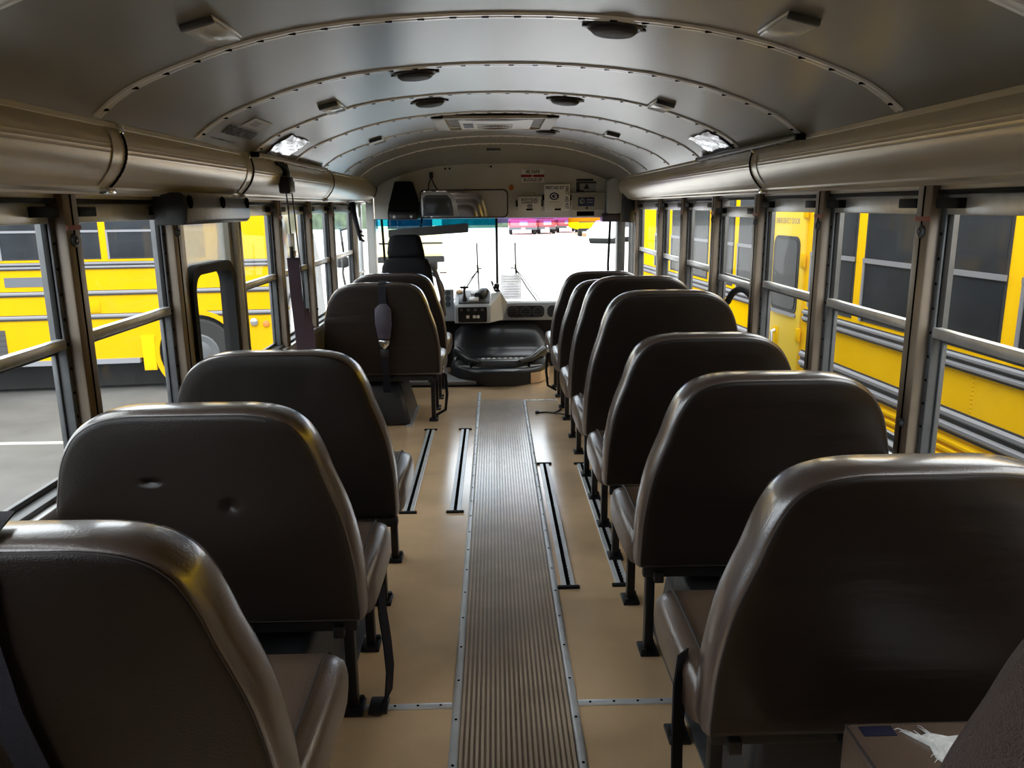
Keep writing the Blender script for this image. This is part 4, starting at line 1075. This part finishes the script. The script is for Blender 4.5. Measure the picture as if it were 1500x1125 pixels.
s = MB(); s.box(-.085, .052, -.0585, -.055, .092, .165, .001); st = s.build('label_plate', NAVY, dd)
s = MB(); s.lathe([(.022, 0), (.022, .001), (.015, .001), (.015, 0)], 18, Matrix.Translation((-.05, -.0585, .135)) @ Matrix.Rotation(PI / 2, 4, 'X')); s.box(-.01, .04, -.0598, -.058, .14, .148); s.box(-.01, .04, -.0598, -.058, .120, .126); s.build('label_marks', mat('pale_blue_print', (.35, .38, .45), .5), st)
s = MB(); s.lathe([(.010, 0), (.008, .006), (0, .007)], 12, Matrix.Translation((-.01, -.056, .077)) @ Matrix.Rotation(PI / 2, 4, 'X')); s.build('lock', BLACK, dd)
s = MB(); s.box(-.095, .052, -.054, -.048, .012, .050, .003); s.build('slot', HOLE, t)
t = thing('belt_notice_sticker', 'small black and white sticker with a figure above the bulkhead cabinet', 'sticker', (.795, 6.857, 1.572))
s = MB(); s.box(-.085, .085, -.0015, 0, -.055, .030); s.build('sticker_face', mat('sticker_grey', (.42, .42, .40), .5), t, smooth=0)
s = MB(); s.box(-.085, .060, -.0025, -.001, .034, .052); s.box(-.085, .085, -.0028, -.001, .014, .030); s.box(-.085, -.055, -.0028, -.001, -.055, .014); s.box(-.085, -.02, -.0028, -.001, -.055, -.042); s.box(-.085, .085, -.0028, -.001, -.055, -.050); s.build('black_bands', DARKPRINT, t, smooth=0)
s = MB(); s.prism([(-.022, -.03), (.028, -.03), (.018, -.01), (.012, .008), (-.004, .010), (-.010, -.008)], 'y', -.0034, -.001); s.build('figure', DARKPRINT, t, smooth=0)
# door mechanism covers on the entry side
t = thing('door_motor_cover', 'pale grey box covering the door mechanism in the upper corner', 'cover box')
s = MB(); s.prism([(.954, 1.340), (1.070, 1.340), (1.070, 1.665), (.954, 1.600)], 'y', 6.66, 6.86, .006); s.build('cover', mat('pale_grey_cover', (.45, .46, .43), .45), t)
s = MB(); s.box(.915, 1.07, 6.70, 6.84, 1.268, 1.335, .008); s.build('linkage', mat('dark_violet_plastic', (.03, .022, .04), .4), t)
t = thing('black_corner_pad', 'black padded roll hanging in the upper corner by the entry door', 'pad')
s = MB(); s.tube([(1.09, 6.60, 1.655), (1.10, 6.60, 1.58), (1.118, 6.60, 1.48), (1.122, 6.60, 1.38), (1.112, 6.60, 1.265)], [.022, .046, .058, .062, .055], 14); s.build('pad', mat('black_padding', (.006, .006, .007), .7), t)
# hanging black strap by the driver window
t = thing('hanging_strap', 'black strap bundle hanging beside the driver window', 'strap')
s = MB(); s.tube([(-1.055, 6.05, 1.445), (-1.045, 6.06, 1.36), (-1.03, 6.10, 1.26), (-1.018, 6.14, 1.16)], [.022, .020, .017, .012], 8); s.build('strap', WEB, t)
s = MB(); s.tube([(-1.03, 6.12, 1.24), (-1.00, 6.12, 1.22)], .010, 6); s.tube([(-1.02, 6.14, 1.17), (-.99, 6.15, 1.15)], .010, 6); s.tube([(-1.015, 6.14, 1.20), (-.99, 6.15, 1.19)], .008, 6); s.build('buckle', BLACK, t)
t = thing('wall_sticker', 'small pale yellow sticker above the driver side window', 'sticker', (-1.095, 6.62, 1.39))
s = MB(); s.box(0, .003, -.05, .05, -.06, .06); s.build('face', mat('yellow_sticker', (.55, .50, .28), .5), t, smooth=0)
s = MB(); s.box(.003, .0036, -.03, .03, -.045, -.015); s.build('green_mark', mat('green_mark', (.10, .22, .06), .5), t, smooth=0)

# outside mirror on the driver side
t = thing('side_mirror', 'black outside mirror on a bracket beyond the driver window', 'mirror', (-1.36, 7.15, .93))
s = MB(); s.prism(rrect(-.06, .06, -.05, .05, .03), 'y', -.02, .03, .008); s.build('mirror_head', BLACK, t)
s = MB(); s.tube([(0, 0, .3), (.02, 0, .05), (0, 0, -.1), (.05, -.1, -.3)], .011, 8); s.tube([(0, 0, .28), (.2, -.08, .33)], .010, 8); s.build('bracket', BLACK, t)

# rear of our own bus, behind the camera (seen only in reflections)
w = thing('wall_back', 'rear wall of the bus with its window behind the camera', 'wall', kind='structure')
s = MB()
s.box(XL - .04, XR + .04, -1.66, -1.60, -.05, .80); s.box(XL - .04, XR + .04, -1.66, -1.60, 1.50, 1.98)
s.box(XL - .04, -.30, -1.66, -1.60, .80, 1.50); s.box(.35, XR + .04, -1.66, -1.60, .80, 1.50)
s.build('rear_panel', mat('rear_tan', (.22, .18, .12), .5), w, smooth=0)

s = MB(); s.box(-.30, .35, -1.64, -1.62, .80, 1.50); s.build('rear_pane', DARKGLASS, w, smooth=0)  # unseen window made opaque to keep rear light off the seat backs

# ================================================================== OUTSIDE
gm = bpy.data.materials.new('yard_ground'); gm.use_nodes = True; nt = gm.node_tree; bs = nt.nodes['Principled BSDF']
bs.inputs['Roughness'].default_value = .85
tc = nt.nodes.new('ShaderNodeTexCoord'); sx = nt.nodes.new('ShaderNodeSeparateXYZ'); nt.links.new(tc.outputs['Object'], sx.inputs[0])
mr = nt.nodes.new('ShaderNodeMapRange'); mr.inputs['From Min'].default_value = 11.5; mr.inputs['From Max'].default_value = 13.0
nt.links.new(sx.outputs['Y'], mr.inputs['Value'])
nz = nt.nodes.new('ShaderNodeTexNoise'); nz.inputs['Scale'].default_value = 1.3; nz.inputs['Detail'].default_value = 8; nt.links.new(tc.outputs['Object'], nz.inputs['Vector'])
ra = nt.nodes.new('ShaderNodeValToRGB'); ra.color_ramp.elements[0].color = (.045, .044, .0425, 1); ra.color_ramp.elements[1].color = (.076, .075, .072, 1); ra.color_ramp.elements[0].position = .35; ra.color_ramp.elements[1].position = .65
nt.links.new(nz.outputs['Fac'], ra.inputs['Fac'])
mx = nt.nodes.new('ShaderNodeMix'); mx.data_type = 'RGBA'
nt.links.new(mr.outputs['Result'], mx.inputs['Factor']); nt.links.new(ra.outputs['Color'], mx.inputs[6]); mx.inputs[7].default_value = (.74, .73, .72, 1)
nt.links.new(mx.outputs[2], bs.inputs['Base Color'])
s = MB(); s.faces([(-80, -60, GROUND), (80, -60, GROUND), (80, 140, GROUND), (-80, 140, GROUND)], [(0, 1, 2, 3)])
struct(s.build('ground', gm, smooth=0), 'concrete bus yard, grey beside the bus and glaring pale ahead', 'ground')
s = MB(); s.box(-9, -2.2, 7.90, 7.98, GROUND, GROUND + .004); struct(s.build('ground_line', mat('worn_line', (.45, .44, .40), .8), smooth=0), 'faded painted parking line on the grey yard', 'marking')

def bus_shell(label, s0, s1, belt, sill, z0, ztop, ym, name='school_bus'):
    """local +x along the length, near side faces local -y at y=0, z = world height"""
    t = thing(name, label, 'bus', group='yellow buses parked outside')
    s = MB(); D = 2.35
    prof = [(0, z0), (0, ztop - .32), (.05, ztop - .17), (.18, ztop - .05), (.45, ztop), (D - .45, ztop), (D - .18, ztop - .05), (D - .05, ztop - .17), (D, ztop - .32), (D, z0)]
    s.prism(prof, 'x', s0, s1); s.build('body', ym, t, smooth=30)
    return t
def bus_windows(t, posts, w, z0, z1, zs, ym):
    for a, c in zip(posts, posts[1:]):
        s = MB(); s.box(a + w / 2, c - w / 2, -.004, .01, z0, z1); f = s.build('window', RAILB, t, smooth=0)
        s = MB(); s.box(a + w / 2 + .02, c - w / 2 - .02, -.007, .0, z0 + .02, z1 - .02); s.build('pane', DARKGLASS, f, smooth=0)
        s = MB(); s.box(a + w / 2, c - w / 2, -.016, -.006, zs - .014, zs + .014); s.box(a + w / 2 + .0, a + w / 2 + .022, -.013, -.006, z0, zs); s.build('sash_bar', RAILS, f, smooth=0)
def rub_rail(t, s0, s1, za, zb, ridges=2):
    s = MB(); s.box(s0, s1, -.014, .004, za, zb); r = s.build('rub_rail', RAILB, t, smooth=0)
    s = MB()
    for k in range(ridges):
        zc = za + (zb - za) * (k + .55) / ridges; h = (zb - za) / ridges * .34
        s.prism([(-.014, zc - h), (-.028, zc - h * .4), (-.028, zc + h * .4), (-.014, zc + h)], 'x', s0, s1)
    s.build('rail_ridges', RAILS, r, smooth=0)
def wheel(t, sx, r, z, nm='wheel', y=.05):
    M = Matrix.Translation((sx, y, z)) @ Matrix.Rotation(PI / 2, 4, 'X')
    s = MB(); s.lathe([(r * .55, -.12), (r * .93, -.12), (r, -.08), (r, .06), (r * .93, .10), (r * .55, .10)], 36, M); o = s.build(nm, TYRE, t)
    s = MB(); s.lathe([(r * .56, .10), (r * .52, .114), (r * .36, .104), (r * .30, .125), (r * .18, .13), (0, .13)], 24, M); s.build('hub', WHEELM, o)

# bus across the yard on the emergency door side -------------------------
ang = math.radians(7)
t = bus_shell('bright yellow school bus parked crosswise outside the emergency door side windows', -6.0, 2.46, .765, .79, -.49, 2.0, YEL_BRIGHT)
t.location = (-5.28, 10.2, 0); t.rotation_euler = (0, 0, ang)
posts = [-5.415 + .638 * k for k in range(13)]
bus_windows(t, posts[:-1], .085, .80, 1.46, 1.15, YEL_BRIGHT)
rub_rail(t, -6, 2.40, .675, .768, 2); rub_rail(t, -6, 2.40, .340, .405, 1); rub_rail(t, -6, 2.40, .036, .104, 1)
# wheel arch
s = MB(); M = Matrix.Translation((1.37, -.004, -.44)) @ Matrix.Rotation(PI / 2, 4, 'X')
s.lathe([(.56, 0), (.56, .03), (.50, .03), (.50, 0)], 40, M); s.build('wheel_arch', YEL_BRIGHT, t)
s = MB(); s.lathe([(.50, -.01), (.50, .006), (0, .006)], 40, M); s.build('wheel_well', HOLE, t)
wheel(t, 1.37, .47, -.46, y=.06)
s = MB(); s.box(-.90, -.44, -.006, 0, .465, .585); s.build('grey_patch', mat('grey_patch', (.10, .11, .13), .7, spec=.1), t, smooth=0)
s = MB(); s.box(-3.5, -.98, -.006, 0, -.45, -.08)
for k in range(5): s.box(-3.5, -.98, -.012, -.005, -.42 + k * .07, -.40 + k * .07)
s.build('vent_opening', mat('vent_dark', (.03, .028, .03), .6), t, smooth=0)
s = MB(); s.box(-6, .62, -.05, .3, -.55, -.49); s.build('skirt_rail', RAILS, t, smooth=0)
s = MB(); s.box(.66, .82, -.03, .1, -.66, -.2, .01); s.build('mud_flap_panel', YEL, t)
s = MB(); s.lathe([(.045, 0), (.04, .02), (0, .03)], 14, Matrix.Translation((2.25, 0, -.09)) @ Matrix.Rotation(PI / 2, 4, 'X')); s.build('side_lamp', ORANGE, t)
s = MB(); s.lathe([(.05, 0), (.05, .03), (0, .04)], 14, Matrix.Translation((2.10, 0, -.06)) @ Matrix.Rotation(PI / 2, 4, 'X')); s.build('fuel_cap', CHROME, t)
s = MB(); s.prism([(.15, .05), (2.2, .05), (2.2, 1.5), (1.9, 1.62), (.45, 1.62), (.15, 1.5)], 'x', 2.455, 2.475, .004); s.build('windscreen', DARKGLASS, t)
s = MB(); s.box(2.45, 2.50, .1, 2.25, -.5, .02, .01); ep = s.build('grey_end_panel', mat('end_grey', (.10, .105, .10), .5), t)
s = MB(); s.tube([(2.52, 1.0 + .62 * math.cos(k * PI / 14), -.45 + .62 * math.sin(k * PI / 14)) for k in range(15)], .035, 8); s.build('pale_arch', mat('pale_arch', (.5, .5, .5), .5), ep)
s = MB(); s.box(-6, 2.4, .25, 2.1, -.90, -.50); s.build('chassis', RUBBER, t, smooth=0)
s = MB(); s.box(-.05, .20, -.01, 0, .12, .26, .003); s.build('access_panel', YEL_BRIGHT, t)

# bus alongside the seven-seat side -----------------------------------------
t = bus_shell('yellow school bus parked close alongside the seven-seat side windows', -6.3, 6.2, .65, .67, -.55, 2.0, YEL)
d_ = math.radians(3.7)
t.location = (2.351, 4.32, 0); t.rotation_euler = (0, 0, PI / 2 + d_)
# near side must face -x: local -y after a +90 turn faces +x, so mirror the depth with a half turn of the shell
t.rotation_euler = (0, 0, -PI / 2 + d_)
def R(a, c): return (-c, -a)        # forward distance s runs along local -x
P_ = [-5.61, -4.92, -4.23, -3.54, -2.85, -2.14, -1.445, -.755, -.065, .625, 1.34]
bus_windows(t, sorted(-p for p in P_), .105, .675, 1.46, 1.052, YEL)
bus_windows(t, sorted(-(2.07 + .69 * k) for k in range(6)), .105, .675, 1.46, 1.052, YEL)
bus_windows(t, [3.54 + .0, 4.23], .105, .675, 1.46, 1.052, YEL) if False else None
for sa, sb in ((-6.2, 1.33), (2.04, 6.3)):
    a, c = R(sa, sb)
    rub_rail(t, a, c, .562, .652, 2); rub_rail(t, a, c, .222, .352, 2); rub_rail(t, a, c, -.055, .055, 2)
    s = MB()
    for k in range(3):
        zc = .085 + k * .045; s.prism([(0, zc - .020), (-.022, zc - .006), (-.022, zc + .008), (0, zc + .020)], 'x', a, c)
    s.build('louvres', YEL, t, smooth=0)
s = MB()
for sa in (-.55, -1.9, .9):
    for k in range(9): s.lathe([(.007, 0), (.005, .004), (0, .005)], 6, Matrix.Translation((-sa, 0, .37 + k * .022)) @ Matrix.Rotation(PI / 2, 4, 'X'))
s.build('rivet_rows', YEL, t)
a, c = R(1.385, 1.99)
s = MB(); s.box(a, c, -.016, .004, -.45, 1.60, .004); ed = s.build('emergency_door', mat('door_yellow', (.90, .60, .04), .42, spec=.02), t)
s = MB(); s.prism(rrect(a + .10, c - .06, .585, 1.165, .07), 'y', -.024, -.010); wf = s.build('door_window', RAILB, ed)
s = MB(); s.prism(rrect(a + .125, c - .085, .625, 1.14, .05), 'y', -.028, -.020); s.build('pane', DARKGLASS, wf)
s = MB(); s.prism(rrect(a + .10, c - .06, .572, .60, .012), 'y', -.030, -.012); s.build('window_sill', RAILS, wf)
s = MB(); s.box(a + .16, a + .26, -.019, -.012, .24, .46, .003); s.build('handle_recess', YEL, ed)
s = MB(); s.tube([(a + .20, -.018, .43), (a + .20, -.045, .42), (a + .205, -.045, .30), (a + .21, -.018, .27)], .014, 8); s.build('door_handle', ALU, ed)
s = MB(); s.box(a + .10, c - .1, -.022, -.01, .13, .20, .004); s.build('kick_rail', RAILS, ed)
for z in (.45, 1.0, 1.35):
    s = MB(); s.box(c - .03, c + .03, -.026, -.010, z - .05, z + .05, .004); s.build('hinge', YEL, ed)
lettering('letters', 'EMERGENCY DOOR', .058, mat('faded_letters', (.42, .30, .10), .6), ed, ((a + c) / 2, -.0165, 1.275), (PI / 2, 0, 0), .0006, .80)
s = MB(); s.box(-6.1, 6.2, .25, 2.1, -.88, -.55); s.build('chassis', RUBBER, t, smooth=0)
wheel(t, 3.6, .47, -.46); wheel(t, -5.0, .47, -.46)
# far traffic seen through the windshield -----------------------------------
def simple_wheels(t, xs, y, r, w):
    for x in xs:
        M = Matrix.Translation((x, y, r)) @ Matrix.Rotation(PI / 2, 4, 'X') if False else Matrix.Translation((x, y, r)) @ Matrix.Rotation(PI / 2, 4, 'Y')
        s = MB(); s.lathe([(r * .5, -w), (r, -w), (r, w), (r * .5, w)], 20, M); s.build('wheel', TYRE, t)
def pickup(x, y, m, label, k=1.0):
    t = thing('pickup_truck', label, 'truck', (x, y, GROUND), group='red pickups parked far ahead')
    s = MB(); s.box(-1.0 * k, 1.0 * k, 0, 5.0, .55, 1.25, .06); s.prism([(1.6, 1.25), (1.75, 1.85), (3.3, 1.85), (3.8, 1.25)], 'x', -.9 * k, .9 * k, .04); s.build('body', m, t)
    s = MB(); s.box(-.92 * k, .92 * k, -.03, .0, .72, 1.18, .01); tg = s.build('tailgate', m, t)
    s = MB(); s.box(-.30, .35, -.04, -.028, .80, 1.12); s.build('tailgate_panel', mat('pale_tailgate', (.55, .55, .62), .4), tg)
    s = MB(); s.box(-1.0 * k, 1.0 * k, -.15, .05, .42, .62, .03); bu = s.build('bumper', mat('bumper_dark', (.06, .07, .09), .4), t)
    s = MB(); s.box(-.16, .16, -.17, -.14, .46, .58); s.build('number_plate', WHITE, bu)
    for sx_ in (-1, 1):
        s = MB(); s.box(sx_ * .97 * k - .05, sx_ * .97 * k + .05, -.05, 0, .75, 1.15); s.build('tail_light', REDM, t)
    s = MB(); s.prism([(1.66, 1.35), (1.78, 1.78), (3.2, 1.78), (3.6, 1.35)], 'x', -.915 * k, .915 * k); s.build('cab_window', DARKGLASS, t)
    simple_wheels(t, (-.85 * k, .85 * k), .9, .40, .12); simple_wheels(t, (-.85 * k, .85 * k), 4.0, .40, .12)
RED1 = mat('red_paint', (.62, .10, .14), .3, coat=.5); RED2 = mat('dark_red_paint', (.42, .05, .07), .3, coat=.5)
pickup(2.55, 68, RED1, 'red pickup truck far ahead, nearest to the centre post', 1.2)
pickup(4.65, 69, RED2, 'narrow dark red pickup far ahead between two brighter ones', .75)
pickup(6.75, 72, RED1, 'red pickup truck far ahead, beside the distant yellow bus', 1.0)
t = thing('school_bus', 'distant yellow bus seen end-on through the windshield beyond the kits', 'bus', (7.75, 62, GROUND), group='yellow buses parked outside')
s = MB(); s.box(-1.1, 1.1, 0, 9, .5, 3.0, .15); s.build('body', YEL, t)
s = MB(); s.box(-.8, .8, -.03, .01, 1.7, 2.6, .02); s.build('rear_window', DARKGLASS, t)
s = MB(); s.box(-1.15, 1.15, -.15, .05, .42, .65, .03); s.build('bumper', RUBBER, t)
s = MB(); s.box(-1.12, 1.12, -.02, .0, 1.1, 1.16); s.build('rub_rail', RAILB, t)
simple_wheels(t, (-.85, .85), 1.6, .48, .14)
t = thing('white_car', 'white car far ahead at the edge of the windshield by the entry door', 'car', (7.75, 52, GROUND), (0, 0, math.radians(60)))
s = MB(); s.prism([(-2.2, .35), (-2.2, .85), (-1.3, .95), (-.7, 1.42), (.8, 1.42), (1.5, .95), (2.2, .88), (2.25, .35)], 'y', -.88, .88, .06); s.build('body', mat('white_paint', (.8, .8, .8), .3, coat=.5), t)
s = MB(); s.prism([(-1.15, .98), (-.66, 1.35), (.76, 1.35), (1.3, .98)], 'y', -.89, .89); s.build('side_glass', DARKGLASS, t, smooth=0)
for x in (-1.4, 1.4):
    M = Matrix.Translation((x, 0, .33)) @ Matrix.Rotation(PI / 2, 4, 'X'); s = MB(); s.lathe([(.15, -.9), (.33, -.9), (.33, .9), (.15, .9)], 20, M); s.build('wheel', TYRE, t)
t = thing('school_bus', 'pale yellow bus ahead, partly behind the driver seat', 'bus', (-3.0, 29, GROUND), (0, 0, math.radians(6)), group='yellow buses parked outside')
s = MB(); s.box(-1.15, 1.15, 0, 9, .45, 2.9, .15); s.build('body', YEL_PALE, t)
s = MB(); s.box(-.8, .8, -.03, .01, 1.6, 2.5, .02); s.build('rear_window', DARKGLASS, t)
s = MB(); s.box(-1.2, 1.2, -.15, .05, .40, .62, .03); s.build('bumper', RUBBER, t)
s = MB(); s.box(-1.16, 1.16, -.02, .0, 1.05, 1.12); s.build('rub_rail', RAILB, t)
simple_wheels(t, (-.85, .85), 1.6, .48, .14)
t = thing('traffic_cone', 'small orange traffic cone on the yard beside the pale bus', 'cone', (-1.85, 29, GROUND))
s = MB(); s.lathe([(.10, .04), (.03, .36), (0, .37)], 16); s.build('cone_body', mat('cone_orange', (.75, .35, .25), .5), t)
s = MB(); s.box(-.12, .12, -.12, .12, 0, .04, .01); s.build('base', RUBBER, t)
# more parked buses beyond the neighbouring one
for x, y, lab in ((5.6, 17.5, 'yellow bus parked beyond the nose of the neighbouring bus'), (10.0, 19.0, 'yellow bus parked farther off, past the entry door')):
    t = thing('school_bus', lab, 'bus', (x, y, GROUND), (0, 0, math.radians(-14)), group='yellow buses parked outside')
    s = MB(); s.box(-1.15, 1.15, 0, 9, .45, 2.9, .15); s.build('body', YEL, t)
    s = MB(); s.box(-.85, .85, -.03, .01, 1.65, 2.55, .02); s.build('windscreen', DARKGLASS, t)
    s = MB(); s.prism([(-1.1, .5), (-1.1, 1.25), (0, 1.5), (0, .5)], 'x', -1.0, 1.0, .05); s.build('hood', YEL, t)
    s = MB(); s.box(-.7, .7, -1.13, -1.09, .7, 1.1, .02); s.build('radiator_grille', BLACK, t)
    s = MB(); s.box(-1.2, 1.2, -1.3, -1.1, .42, .65, .03); s.build('bumper', BLACK, t)
    simple_wheels(t, (-.9, .9), -.4, .48, .14); simple_wheels(t, (-.9, .9), 6.5, .48, .14)
t = thing('grey_van', 'dark grey box van just showing past the end of the crosswise bus', 'van', (-7.45, 13.35, GROUND), (0, 0, math.radians(3)))
s = MB(); s.prism([(-1.0, .35), (-1.0, 2.5), (4.0, 2.5), (4.2, 1.3), (4.25, .35)], 'y', 0, 1.9, .06); s.build('body', mat('van_grey', (.055, .062, .068), .45, spec=.3), t)
s = MB(); s.prism([(2.4, 1.5), (2.4, 2.3), (3.80, 2.3), (3.93, 1.5)], 'y', -.01, .05); s.build('side_window', DARKGLASS, t, smooth=0)
s = MB(); M = Matrix.Translation((3.3, -.01, .48)) @ Matrix.Rotation(PI / 2, 4, 'X'); s.lathe([(.62, 0), (.62, .05), (.53, .05), (.53, 0)], 36, M); s.build('pale_wheel_arch', mat('pale_arch', (.5, .5, .5), .5), t)
wheel(t, 3.3, .42, .42); wheel(t, .1, .42, .42)

# distant dark tree line / buildings
t = thing('hedge_row', 'long dark green hedge closing the far side of the yard', 'hedge')
s = MB(); random.seed(5)
pts = [(-40 + i * 1.6, 2.2 + random.uniform(-.5, .9)) for i in range(51)]
s.prism([(-40, GROUND)] + pts + [(40, GROUND)], 'y', 92, 94)
s.build('foliage', mat('hedge_green', (.05, .08, .045), .9, var=.5, vscale=1.5), t, smooth=0)

# ================================================================== LIGHT
wd = bpy.data.worlds.new('overcast'); scene.world = wd; wd.use_nodes = True; nt = wd.node_tree
bg = nt.nodes['Background']
tc = nt.nodes.new('ShaderNodeTexCoord'); sx = nt.nodes.new('ShaderNodeSeparateXYZ'); nt.links.new(tc.outputs['Generated'], sx.inputs[0])
ra = nt.nodes.new('ShaderNodeValToRGB'); ra.color_ramp.elements[0].color = (.78, .86, .95, 1); ra.color_ramp.elements[1].color = (.95, .98, 1, 1); ra.color_ramp.elements[1].position = .6
nt.links.new(sx.outputs['Z'], ra.inputs['Fac']); nt.links.new(ra.outputs['Color'], bg.inputs['Color'])
bg.inputs['Strength'].default_value = 3.3
sun = bpy.data.lights.new('sun', 'SUN'); sun.energy = 2.2; sun.angle = math.radians(25); sun.color = (1, .96, .90)
so = bpy.data.objects.new('sun', sun); COL.objects.link(so); so.rotation_euler = (math.radians(38), 0, math.radians(18))

# ================================================================== CAMERA
cam = bpy.data.cameras.new('camera'); co = bpy.data.objects.new('camera', cam); COL.objects.link(co)
cam.sensor_width = 36; cam.lens = 36 * 1150 / 1500; cam.clip_start = .02; cam.clip_end = 400
def cam_basis(F=1150, VP=(722, 303), ROLL=.010):
    dx, dy = VP[0] - 750, VP[1] - 562.5
    c, s_ = math.cos(ROLL), math.sin(ROLL)
    ux, uy = dx * c - dy * s_, dx * s_ + dy * c
    d = Vector((ux, -uy, F)).normalized()
    yc = math.sqrt(1 - d[0] ** 2); r = Vector((yc, d[0], 0))
    cp, sp_ = d[2] / yc, -d[1] / yc
    f = Vector((-r[1] * cp, r[0] * cp, sp_)); u = r.cross(f)
    r2 = r * c - u * s_; u2 = r * s_ + u * c
    return r2, u2, f
r_, u_, f_ = cam_basis()
M = Matrix((r_, u_, -f_)).transposed().to_4x4(); M.translation = (0, 0, 1.40)
co.matrix_world = M
scene.camera = co
scene.view_settings.view_transform = 'Standard'
scene.view_settings.look = 'None'
scene.view_settings.exposure = .42
scene.view_settings.gamma = 1.2
scene.cycles.use_denoising = True
scene.cycles.max_bounces = 10
scene.cycles.transparent_max_bounces = 24
scene.cycles.caustics_reflective = False
scene.cycles.caustics_refractive = False
scene.cycles.sample_clamp_indirect = 6
